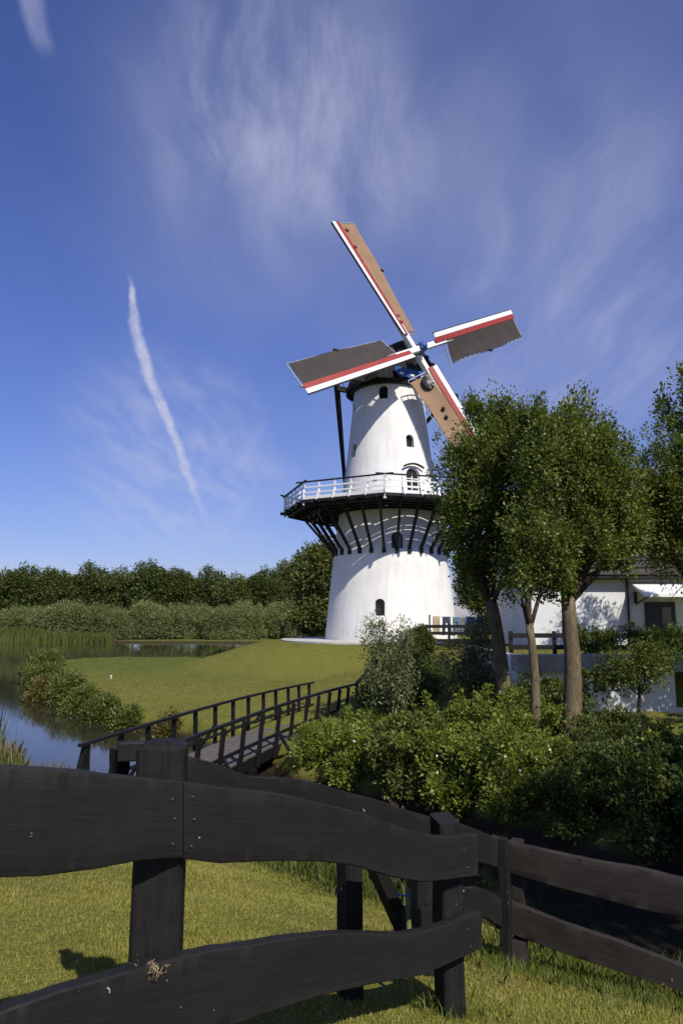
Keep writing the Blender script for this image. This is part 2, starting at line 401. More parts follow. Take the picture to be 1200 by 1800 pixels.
# ------------------------------------------------------------------ mesh helpers
def unit(v): v = np.asarray(v, float); return v / (np.linalg.norm(v) + 1e-12)


class MB:
    """collects shapes and links them as one mesh object"""
    def __init__(self): self.v = []; self.f = []; self.n = 0

    def add(self, verts, faces):
        self.v.append(np.asarray(verts, float).reshape(-1, 3))
        self.f += [tuple(i + self.n for i in f) for f in faces]; self.n += len(self.v[-1]); return self

    def beam(self, p0, p1, w, h, up=(0, 0, 1)):
        p0 = np.asarray(p0, float); p1 = np.asarray(p1, float); d = unit(p1 - p0)
        u = np.asarray(up, float); s = np.cross(d, u)
        if np.linalg.norm(s) < 1e-4: s = np.cross(d, (0, 1, 0))
        s = unit(s); t = np.cross(s, d)
        vs = [p + a * s * w / 2 + b * t * h / 2 for p in (p0, p1) for a, b in ((-1, -1), (1, -1), (1, 1), (-1, 1))]
        return self.add(vs, [(3, 2, 1, 0), (4, 5, 6, 7), (0, 1, 5, 4), (1, 2, 6, 5), (2, 3, 7, 6), (3, 0, 4, 7)])

    def box(self, c, s, rz=0.0):
        c = np.asarray(c, float); ca, sa = math.cos(rz), math.sin(rz); vs = []
        for z in (-1, 1):
            for a, b in ((-1, -1), (1, -1), (1, 1), (-1, 1)):
                x, y = a * s[0] / 2, b * s[1] / 2
                vs.append(c + (x * ca - y * sa, x * sa + y * ca, z * s[2] / 2))
        return self.add(vs, [(3, 2, 1, 0), (4, 5, 6, 7), (0, 1, 5, 4), (1, 2, 6, 5), (2, 3, 7, 6), (3, 0, 4, 7)])

    def tube(self, pts, radii, n=8, cap=True, wob=0.0):
        pts = np.asarray(pts, float); k = len(pts)
        radii = np.broadcast_to(np.asarray(radii, float), (k,))
        tang = np.gradient(pts, axis=0); rings = []
        ref = np.array((0.0, 0.0, 1.0)); t0 = unit(tang[0])
        if abs(t0 @ ref) > 0.9: ref = np.array((1.0, 0.0, 0.0))
        for i in range(k):
            t = unit(tang[i]); a = unit(np.cross(ref, t)); b = np.cross(t, a); ref = ref if abs(t @ ref) < 0.95 else b
            ang = np.arange(n) * 2 * math.pi / n
            rr = radii[i] * (1 + (rng.normal(0, wob, n) if wob else 0))
            rings.append(pts[i] + np.outer(np.cos(ang) * rr, a) + np.outer(np.sin(ang) * rr, b))
        fs = [(i * n + j, i * n + (j + 1) % n, (i + 1) * n + (j + 1) % n, (i + 1) * n + j) for i in range(k - 1) for j in range(n)]
        if cap: fs += [tuple(range(n))[::-1], tuple((k - 1) * n + j for j in range(n))]
        return self.add(np.concatenate(rings), fs)

    def prism(self, poly, depth_vec):
        """poly: list of 3-D points, extruded by depth_vec"""
        a = np.asarray(poly, float); b = a + np.asarray(depth_vec, float); n = len(a)
        fs = [tuple(range(n))[::-1], tuple(range(n, 2 * n))] + [(i, (i + 1) % n, n + (i + 1) % n, n + i) for i in range(n)]
        return self.add(np.concatenate([a, b]), fs)

    def mesh(self, name, off=(0, 0, 0), smooth=False):
        me = bpy.data.meshes.new(name)
        vs = np.concatenate(self.v) - np.asarray(off, float)
        me.from_pydata(vs.tolist(), [], self.f); me.update()
        bm = bmesh.new(); bm.from_mesh(me); bmesh.ops.recalc_face_normals(bm, faces=bm.faces); bm.to_mesh(me); bm.free()
        if smooth: me.polygons.foreach_set('use_smooth', [True] * len(me.polygons))
        return me

    def build(self, name, mat, parent=None, smooth=False, bevel=0.0, sharp=None):
        off = (0, 0, 0) if parent is None else root_loc(parent)
        me = self.mesh(name, off, smooth or sharp is not None); me.materials.append(M[mat] if isinstance(mat, str) else mat)
        if sharp is not None: me.set_sharp_from_angle(angle=R(sharp))
        o = bpy.data.objects.new(name, me); C.objects.link(o); o.parent = parent
        if bevel:
            b = o.modifiers.new('bevel', 'BEVEL'); b.width = bevel; b.segments = 2; b.limit_method = 'ANGLE'; b.angle_limit = R(40)
        return o


def root_loc(o):
    v = Vector((0, 0, 0))
    while o is not None: v = v + o.location; o = o.parent
    return tuple(v)


def tag(o, label=None, cat=None, group=None, kind=None):
    if label: o['label'] = label
    if cat: o['category'] = cat
    if group: o['group'] = group
    if kind: o['kind'] = kind
    return o


def thing(name, loc, label, cat, group=None):
    o = bpy.data.objects.new(name, None); C.objects.link(o); o.location = loc
    o.empty_display_size = 0.2
    return tag(o, label, cat, group)


def copy_thing(root, loc, rz, scale, label, group=None):
    c = root.copy(); C.objects.link(c); c.location = loc; c.rotation_euler = (0, 0, rz); c.scale = scale
    tag(c, label, None, group)
    for ch in root.children:
        d = ch.copy(); C.objects.link(d); d.parent = c
        for gch in ch.children:
            e = gch.copy(); C.objects.link(e); e.parent = d
    return c


def fast_mesh(name, verts, nper):
    """mesh of disjoint polygons with nper corners each"""
    me = bpy.data.meshes.new(name); n = len(verts); k = n // nper
    me.vertices.add(n); me.vertices.foreach_set('co', np.ascontiguousarray(verts, dtype=np.float32).ravel())
    me.loops.add(n); me.loops.foreach_set('vertex_index', np.arange(n, dtype=np.int32))
    me.polygons.add(k); me.polygons.foreach_set('loop_start', np.arange(0, n, nper, dtype=np.int32))
    try: me.polygons.foreach_set('loop_total', np.full(k, nper, dtype=np.int32))
    except Exception: pass
    me.update(calc_edges=True); return me


# ------------------------------------------------------------------ terrain
NEAR = [(-90, 34), (-25, 27.5), (-14, 23.5), (-10, 20.6), (-8, 17.8), (-5, 14.0), (-3, 11.9), (-0.4, 9.6), (0.9, 7.4), (2.2, 5.9), (4.2, 4.7), (8, 2.9), (14, 0), (30, -6), (60, -12), (60, -60), (-90, -60)]
ISLE = [(-18.5, 44), (-20.8, 50), (-20.4, 56.5), (-12, 58), (-4, 60), (3, 66), (12, 80), (40, 95), (120, 100), (120, -9), (60, -8), (30, 0), (14, 5.3), (9, 7.9), (4.6, 10.6), (2.06, 13.6), (-1.14, 16.6), (-3.5, 20.3), (-5.6, 23), (-8.2, 26), (-11.6, 31)]


def sdist(poly, x, y):
    """signed distance to polygon, positive inside"""
    p = np.array(poly, float); q = np.roll(p, -1, 0); d = np.full(x.shape, 1e9); ins = np.zeros(x.shape, bool)
    for (ax, ay), (bx, by) in zip(p, q):
        ex, ey = bx - ax, by - ay
        t = np.clip(((x - ax) * ex + (y - ay) * ey) / (ex * ex + ey * ey), 0, 1)
        d = np.minimum(d, np.hypot(x - ax - t * ex, y - ay - t * ey))
        c = ((ay > y) != (by > y))
        with np.errstate(divide='ignore', invalid='ignore'):
            ins ^= c & (x < (bx - ax) * (y - ay) / (by - ay + 1e-12) + ax)
    return np.where(ins, d, -d)


def sst(a, b, v): t = np.clip((v - a) / (b - a), 0, 1); return t * t * (3 - 2 * t)


def wav(x, y, s, seed=0.0):
    return (np.sin(x * s + 1.3 + seed) * np.cos(y * s * 0.83 - 0.4 + seed) + 0.5 * np.sin(x * s * 2.3 - y * s * 1.7 + seed * 2) + 0.3 * np.sin(x * s * 4.1 + y * s * 3.7))


WATER = -2.1
MILL = np.array((3.35, 49.0))


def height(x, y):
    x = np.asarray(x, float); y = np.asarray(y, float)
    dn = sdist(NEAR, x, y) + 0.18 * wav(x, y, 1.1); di = sdist(ISLE, x, y) + 0.22 * wav(x, y, 0.9, 2.0)
    s = 0.5 * x + 0.87 * y
    zn = 0.16 - 0.31 * (np.logaddexp(0, (s - 2.55) * 3.0) / 3.0)
    zn = np.maximum(zn, 0) + np.minimum(zn, 0)
    zn = -1.62 + np.logaddexp(0, (zn + 1.62) * 5.0) / 5.0
    zn = zn + 0.02 * wav(x, y, 1.7)
    # the mill's island: flat meadow, round mound, garden to its right, bank of the ditch
    r = np.hypot(x - MILL[0], y - MILL[1])
    sx = np.clip(x, MILL[0], 200); rr = np.hypot(x - sx, y - (MILL[1] - 0.0 * x))
    mound = 1.58 * (1 - sst(7.6, 15.0, np.minimum(r, np.where(x > MILL[0], np.maximum(rr - 6, 0) + 7.4, 1e9))))
    zi = -1.52 + mound + 0.035 * wav(x, y, 0.6, 1.0)
    bank = sst(-2.5, 4.0, x) * sst(0.3, 5.5, di) * 0.85
    zi = np.maximum(zi, -1.52 + bank + 0.05 * wav(x, y, 1.3))
    slope = sst(2.0, 5.0, x) * sst(19, 38, y) * 1.5
    zi = np.maximum(zi, -1.52 + slope)
    terr = (x > 6.0) & (y > 22.35)
    zi = np.where(terr, np.maximum(zi, 0.22), zi)
    front = (x > 6.0) & (y <= 22.35) & (y > 18)
    zi = np.where(front, np.minimum(zi, -0.8 - 0.6 * sst(18, 21, y)), zi)
    df = y - (106 + 1.6 * np.sin(x * 0.13) + 0.8 * np.sin(x * 0.31 + 1))
    zf = np.full(x.shape, -1.75) + 0.35 * sst(0, 25, df)
    bed = -3.2
    z = np.full(x.shape, bed)
    for d, zz, w in ((dn, zn, 0.75), (di, zi, 0.8), (df, zf, 1.5)):
        z = np.maximum(z, bed + (zz - bed) * sst(-w, w * 0.6, d))
    return z


def gz(x, y): return float(height(np.array([x]), np.array([y]))[0])


def axis(parts):
    out = []
    for a, b, st in parts: out.append(np.arange(a, b, st))
    return np.concatenate(out + [[parts[-1][1]]])


gx = axis([(-4000, -600, 400), (-600, -120, 60), (-120, -40, 6), (-40, -22, 1.2), (-22, -8, 0.4), (-8, 9, 0.16), (9, 24, 0.5), (24, 60, 3), (60, 160, 12), (160, 600, 60), (600, 4000, 400)])
gy = axis([(-400, -40, 60), (-40, -4, 4), (-4, 0, 0.5), (0, 18, 0.16), (18, 30, 0.25), (30, 66, 0.5), (66, 100, 2), (100, 116, 0.8), (116, 160, 6), (160, 600, 60), (600, 4000, 400)])
GX, GY = np.meshgrid(gx, gy); GZ = height(GX, GY)
verts = np.stack([GX.ravel(), GY.ravel(), GZ.ravel()], 1)
nx, ny = len(gx), len(gy)
ii = (np.arange(ny - 1)[:, None] * nx + np.arange(nx - 1)[None, :]).ravel()
quads = np.stack([ii, ii + 1, ii + nx + 1, ii + nx], 1)
me = bpy.data.meshes.new('ground'); me.vertices.add(len(verts)); me.vertices.foreach_set('co', verts.astype(np.float32).ravel())
me.loops.add(quads.size); me.loops.foreach_set('vertex_index', quads.astype(np.int32).ravel())
me.polygons.add(len(quads)); me.polygons.foreach_set('loop_start', np.arange(0, quads.size, 4, dtype=np.int32))
me.update(calc_edges=True); me.polygons.foreach_set('use_smooth', np.ones(len(quads), bool)); me.materials.append(M['turf'])
ground = bpy.data.objects.new('ground', me); C.objects.link(ground); tag(ground, kind='structure')
ground['label'] = 'grassy dike, meadow and mill mound'

wm = MB(); wm.add([(-900, -300, WATER), (900, -300, WATER), (900, 150, WATER), (-900, 150, WATER)], [(0, 1, 2, 3)])
water = wm.build('water', 'water'); tag(water, kind='structure'); water['label'] = 'still pond and ditch water'

# pale paving ring round the foot of the mill
pv = MB(); n = 72; outer = []; inner = []
for i in range(n):
    a = 2 * math.pi * i / n
    ro = 7.55 + 0.12 * math.sin(3 * a + 1) + 0.06 * math.sin(11 * a)
    outer.append((MILL[0] + ro * math.cos(a), MILL[1] + ro * math.sin(a))); inner.append((MILL[0] + 4.0 * math.cos(a), MILL[1] + 4.0 * math.sin(a)))
vs = [(x, y, 0.14) for x, y in outer] + [(x, y, 0.14) for x, y in inner] + [(x, y, -0.15) for x, y in outer]
fs = []
for i in range(n):
    j = (i + 1) % n; fs += [(i, j, n + j, n + i), (2 * n + i, 2 * n + j, j, i)]
pv.add(vs, fs); o = pv.build('paving', 'paving'); tag(o, kind='structure'); o['label'] = 'pale paved ring round the mill foot'

# ================================================================== WINDMILL
mill = thing('windmill', (MILL[0], MILL[1], 0.1), 'white round tower windmill with black gallery and red and white sails on grass mound', 'windmill')
MO = np.array((MILL[0], MILL[1], 0.1))
PROF = [(-0.4, 4.52), (0, 4.46), (1, 4.37), (2, 4.27), (4, 4.07), (5.8, 3.88), (8, 3.58), (10, 3.29), (11.5, 3.08), (14, 2.78), (16, 2.57), (17.35, 2.45)]
pz = np.array([p[0] for p in PROF]); pr = np.array([p[1] for p in PROF])


def tr(z): return float(np.interp(z, pz, pr))


def lathe(zs, rs, n, close=True):
    m = MB(); vs = []; fs = []
    for z, r in zip(zs, rs):
        for i in range(n):
            a = 2 * math.pi * i / n; vs.append((r * math.cos(a), r * math.sin(a), z))
    k = len(zs)
    for i in range(k - 1):
        for j in range(n): fs.append((i * n + j, i * n + (j + 1) % n, (i + 1) * n + (j + 1) % n, (i + 1) * n + j))
    if close: fs += [tuple(range(n))[::-1], tuple((k - 1) * n + j for j in range(n))]
    m.add(np.array(vs) + MO, fs); return m


def arch(w, h, n=10, rise=0.45):
    """outline of a round-headed opening in (t, z), from its foot"""
    pts = [(-w / 2, 0), (w / 2, 0)]; hh = h - w * rise
    for i in range(n + 1):
        a = math.pi * i / n; pts.append((w / 2 * math.cos(a), hh + w * rise * math.sin(a)))
    return pts


WIN = [  # azimuth to the right of the camera side, foot height, width, height, kind
    (-12, 16.15, 0.62, 0.95, 'window'), (25.5, 12.75, 0.58, 0.88, 'window'), (26, 9.05, 1.05, 2.25, 'door'),
    (-60, 12.3, 0.58, 0.95, 'window'), (3, 5.85, 0.74, 1.05, 'window'), (-13, 1.6, 0.62, 1.05, 'window'),
    (115, 12.6, 0.58, 0.88, 'window'), (170, 9.05, 1.05, 2.25, 'door'), (100, 5.85, 0.74, 1.05, 'window')]


def at_wall(az, z, rad, t):
    a = R(az); d = np.array((math.sin(a), -math.cos(a), 0)); s = np.array((math.cos(a), math.sin(a), 0))
    return MO + d * rad + s * t + np.array((0, 0, z))


zs = np.unique(np.concatenate([np.linspace(-0.4, 17.35, 40), pz])); rs = np.interp(zs, pz, pr)
tw = lathe(zs, rs, 96)
tower = tw.build('tower', 'white_render', mill)
cut = MB()
for az, z, w, h, kind in WIN:
    r0 = tr(z + h / 2)
    cut.prism([at_wall(az, z + q, r0 - 0.36, t) for t, q in arch(w, h)], at_wall(az, 0, 1.2, 0) - at_wall(az, 0, 0, 0))
cutter = cut.build('cutter', 'white_render', mill)
bo = tower.modifiers.new('cut', 'BOOLEAN'); bo.operation = 'DIFFERENCE'; bo.object = cutter; bo.solver = 'EXACT'
dg = bpy.context.evaluated_depsgraph_get()
nm = bpy.data.meshes.new_from_object(tower.evaluated_get(dg)); nm.name = 'tower'
tower.modifiers.clear(); tower.data = nm
nm.polygons.foreach_set('use_smooth', [True] * len(nm.polygons)); nm.set_sharp_from_angle(angle=R(25))
bpy.data.objects.remove(cutter)

for az, z, w, h, kind in WIN:
    r0 = tr(z + h / 2)
    ow = arch(w, h); iw = [(t * (1 - 0.13 / w * 1.0), max(0.06, q) if q < 0.1 else q - 0.06) for t, q in ow]
    dv = at_wall(az, 0, 0.06, 0) - at_wall(az, 0, 0, 0)
    m = MB(); n = len(ow)
    A = [at_wall(az, z + q, r0 - 0.345, t * 0.995) for t, q in ow]; B = [at_wall(az, z + q, r0 - 0.345, t) for t, q in iw]
    A2 = [p + dv for p in A]; B2 = [p + dv for p in B]
    m.add(A + B + A2 + B2, [f for i in range(n) for j in [(i + 1) % n] for f in ((2 * n + i, 2 * n + j, 3 * n + j, 3 * n + i), (n + i, n + j, 3 * n + j, 3 * n + i), (i, j, 2 * n + j, 2 * n + i))])
    wn = m.build(kind, 'dark_paint' if kind == 'window' else 'white_paint', mill)
    mp = MB(); mp.prism([at_wall(az, z + q, r0 - 0.352, t) for t, q in iw], dv * 0.3)
    mp.build('pane' if kind == 'window' else 'door_leaf', 'glass' if kind == 'window' else 'dark_paint', wn)
    if kind == 'window':
        for (t0, q0, t1_, q1) in ((0, 0.05, 0, h - 0.04), (-w / 2 + .03, h * .52, w / 2 - .03, h * .52)):
            b = MB(); b.beam(at_wall(az, z + q0, r0 - 0.325, t0), at_wall(az, z + q1, r0 - 0.325, t1_), 0.035, 0.035); b.build('glazing_bar', 'dark_paint', wn)
    else:
        for (t0, q0, t1_, q1) in ((0, 0.1, 0, h - 0.4), (-w / 2 + .03, h * .42, w / 2 - .03, h * .42), (-w / 2 + .03, h * .68, w / 2 - .03, h * .68)):
            b = MB(); b.beam(at_wall(az, z + q0, r0 - 0.30, t0), at_wall(az, z + q1, r0 - 0.30, t1_), 0.075, 0.06); b.build('door_rail', 'white_paint', wn)
        hd = MB(); pts = []
        for i in range(11):
            t = (i / 10 - .5) * (w + 0.5); pts.append(at_wall(az, z + h + 0.02 + 0.22 * (1 - (2 * t / (w + .5)) ** 2), r0 - 0.02 - 0.03 * abs(2 * t / w) + 0.05, t))
        hd.tube(pts, 0.07, 6); hd.build('door_hood', 'black_wood', wn)

# ---- gallery: octagon on 30 struts
GA = 6.0; GR = 7.5; GZd = 8.85
corner = [(-(GA) - 45 * k, GR) for k in range(8)]


def gp(az, rad, z): return at_wall(az, z, rad, 0)


ringm = MB()
for i in range(48):
    a0, a1 = i * 7.5, (i + 1) * 7.5
    ringm.beam(gp(a0, tr(8.5) + 0.10, 8.55), gp(a1, tr(8.5) + 0.10, 8.55), 0.16, 0.18)
gal = ringm.build('gallery', 'black_wood', mill)


def oct_r(az, app):
    """radius of the octagon of apothem app at azimuth az"""
    d = (az + GA + 22.5) % 45 - 22.5
    d = ((az + GA) % 45) - 22.5
    return app / math.cos(R(d))


APP = GR * math.cos(R(22.5))
for i in range(30):
    az = i * 12 + 2.5
    ro = oct_r(az, APP)
    m = MB(); m.beam(gp(az, tr(8.7) - 0.1, GZd - 0.16), gp(az, ro + 0.28, GZd - 0.16), 0.13, 0.2); m.build('joist', 'black_wood', gal)
    m = MB(); m.beam(gp(az, tr(5.85) + 0.02, 5.85), gp(az, ro - 1.15, GZd - 0.26), 0.15, 0.17); m.build('strut', 'black_wood', gal)
    m = MB(); m.box(gp(az, tr(5.7) + 0.06, 5.72), (0.24, 0.16, 0.3), R(az)); m.build('corbel', 'black_wood', gal)
for app in (APP - 0.35, APP - 1.3, APP - 2.3):
    for k in range(8):
        a0, a1 = -GA - 45 * k, -GA - 45 * (k + 1)
        m = MB(); rr_ = app / math.cos(R(22.5)); m.beam(gp(a0, rr_, GZd - 0.33), gp(a1, rr_, GZd - 0.33), 0.14, 0.14); m.build('ring_beam', 'black_wood', gal)
nb = 10; w_in = 3.42; step = (APP - w_in) / nb
for k in range(8):
    a0, a1 = -GA - 45 * k, -GA - 45 * (k + 1)
    for b in range(nb):
        gap = {2: 0.10, 4: 0.06, 5: 0.09, 7: 0.06}.get(b, 0.02)
        r0 = (w_in + b * step) / math.cos(R(22.5)); r1 = (w_in + (b + 1) * step - gap) / math.cos(R(22.5))
        m = MB(); z0 = GZd - 0.05 + 0.004 * ((b * 7 + k) % 3)
        m.prism([gp(a0 - .05, r0, z0), gp(a0 - .05, r1, z0), gp(a1 + .05, r1, z0), gp(a1 + .05, r0, z0)], (0, 0, 0.045)); m.build('deck_board', 'gallery_deck', gal)
for k in range(8):
    a0, a1 = -GA - 45 * k, -GA - 45 * (k + 1)
    P0, P1 = gp(a0, GR - 0.12, 0), gp(a1, GR - 0.12, 0); d = unit(P1 - P0)
    outn = unit((P0 + P1) / 2 - MO * (1, 1, 0) - (0, 0, P0[2])) ; outn[2] = 0; outn = unit(outn)
    for j in range(5):
        p = P0 + (P1 - P0) * j / 5; m = MB()
        if j == 0: m.beam(p + (0, 0, GZd - 0.35), p + (0, 0, GZd + 1.12), 0.13, 0.13, d)
        else: m.beam(p + (0, 0, GZd - 0.2), p + (0, 0, GZd + 1.06), 0.09, 0.09, d)
        m.build('railing_post', 'white_paint', gal)
        if j:
            m = MB(); m.beam(p + outn * 0.38 + (0, 0, GZd - 0.12), p + outn * 0.02 + (0, 0, GZd + 0.62), 0.05, 0.06, d); m.build('railing_brace', 'white_paint', gal)
    m = MB(); m.beam(P0 - d * 0.55 + (0, 0, GZd + 1.13 + 0.012 * (k % 2)), P1 + d * 0.55 + (0, 0, GZd + 1.13 + 0.012 * (k % 2)), 0.12, 0.085); m.build('handrail', 'black_wood', gal)
    for zz in (0.42, 0.76):
        m = MB(); m.beam(P0 + outn * 0.05 + (0, 0, GZd + zz), P1 + outn * 0.05 + (0, 0, GZd + zz), 0.035, 0.09); m.build('rail', 'white_paint', gal)
    m = MB(); m.beam(P0 + outn * 0.05 + (0, 0, GZd + 0.10), P1 + outn * 0.05 + (0, 0, GZd + 0.10), 0.03, 0.2); m.build('toe_board', 'white_paint', gal)
    m = MB(); m.beam(P0 + outn * 0.10 + (0, 0, GZd - 0.12), P1 + outn * 0.10 + (0, 0, GZd - 0.12), 0.06, 0.14); m.build('edge_board', 'black_wood', gal)

# ---- cap
TH = 30.0
ax_a = np.array((math.sin(R(TH)), -math.cos(R(TH)), 0)); ax_c = np.array((math.cos(R(TH)), math.sin(R(TH)), 0)); ZU = np.array((0, 0, 1.0))


def cp(u, v, z): return MO + ax_a * u + ax_c * v + ZU * z


CB = 17.35
ms = MB(); secs = []; ns = 17
us = np.concatenate([np.linspace(-3.25, -2.0, 6), np.linspace(-1.4, 2.55, 8)])
for u in us:
    wd = 2.78 * math.sqrt(max(0.02, 1 - (max(0, -u) / 3.35) ** 2.4)) * (1 - 0.10 * max(0, u / 2.6) ** 2)
    hh = (3.25 - 0.06 * (u - 1.2) ** 2) * (0.32 + 0.68 * math.sqrt(max(0.0, 1 - (max(0, -u) / 3.3) ** 2.6)))
    ring = []
    for i in range(ns):
        f = math.pi * i / (ns - 1); cs, sn = math.cos(f), math.sin(f)
        ring.append(cp(u, wd * math.copysign(abs(cs) ** 0.9, cs), CB + hh * (0.72 * sn + 0.28 * (1 - abs(cs)))))
    secs.append(ring)
vs = [p for r_ in secs for p in r_]; fs = [(i * ns + j, i * ns + j + 1, (i + 1) * ns + j + 1, (i + 1) * ns + j) for i in range(len(us) - 1) for j in range(ns - 1)]
fs += [tuple(range(ns)), tuple((len(us) - 1) * ns + j for j in range(ns))]
ms.add(vs, fs); cap = ms.build('cap', 'thatch', mill, sharp=50)
m = lathe([17.22, 17.22, 17.62, 17.62], [2.3, 2.68, 2.80, 2.3], 64, False); m.build('cap_ring', 'black_wood', cap, sharp=40)
for i in range(9):   # boarded front of the cap
    v = -1.9 + 0.475 * i; hgt = 3.0 * math.sqrt(max(0.05, 1 - (v / 2.5) ** 2)) * 0.9
    m = MB(); m.beam(cp(2.60, v, CB + 0.05), cp(2.60, v, CB + hgt), 0.455, 0.05, ax_a); m.build('front_board', 'black_wood', cap)
# blue beard under the shaft
bd = MB(); poly = []
for t, q in ((-1.45, 0.62), (-1.0, 0.72), (-0.5, 0.62), (0, 0.70), (0.5, 0.62), (1.0, 0.72), (1.45, 0.62), (1.35, 0.25), (0.9, -0.02), (0.45, 0.10), (0, -0.12), (-0.45, 0.10), (-0.9, -0.02), (-1.35, 0.25)):
    poly.append(cp(2.86, t, CB + 0.18 + q))
bd.prism(poly, ax_a * 0.06); bd.build('beard_board', 'blue_paint', cap)
for t in (-0.9, 0.0, 0.9):
    m = MB(); m.box(cp(2.94, t, CB + 0.42), (0.3, 0.03, 0.16), R(TH)); m.build('beard_ornament', 'white_paint', cap)
# sprit beams and the tail
for u, k, z in ((0.95, 5.25, CB + 0.22), (-1.9, 3.3, CB + 0.35)):
    m = MB(); m.beam(cp(u, -k, z), cp(u, k, z), 0.28, 0.34); m.build('sprit_beam', 'black_wood', cap)
    for s in (-1, 1):
        m = MB(); m.beam(cp(u, s * (k - 0.25), z + 0.35), cp(-5.4, s * 0.28, GZd + 1.0), 0.2, 0.22); m.build('tail_brace', 'black_wood', cap)
m = MB(); m.beam(cp(-2.6, 0, CB + 1.6), cp(-5.75, 0, GZd + 0.25), 0.34, 0.36); tail = m.build('tail_pole', 'black_wood', cap)
for s in (-1, 1):
    m = MB(); m.box(cp(0.95, s * 5.25, CB + 0.22), (0.34, 0.42, 0.5), R(TH)); m.build('beam_end', 'black_wood', cap)
    m = MB(); m.tube([cp(0.95, s * 4.6, CB + 0.1), cp(-0.3, s * 2.5, CB - 1.7)], 0.02, 5); m.build('stay', 'black_wood', cap)
m = MB(); m.tube([cp(-5.75, 0.9 * math.cos(a), GZd + 1.1 + 0.9 * math.sin(a)) for a in np.linspace(0, 2 * math.pi, 25)], 0.04, 6, False)
for a in np.linspace(0, math.pi, 5)[:-1]:
    m.beam(cp(-5.75, 0.9 * math.cos(a), GZd + 1.1 + 0.9 * math.sin(a)), cp(-5.75, -0.9 * math.cos(a), GZd + 1.1 - 0.9 * math.sin(a)), 0.05, 0.05)
m.build('winding_wheel', 'black_wood', cap)

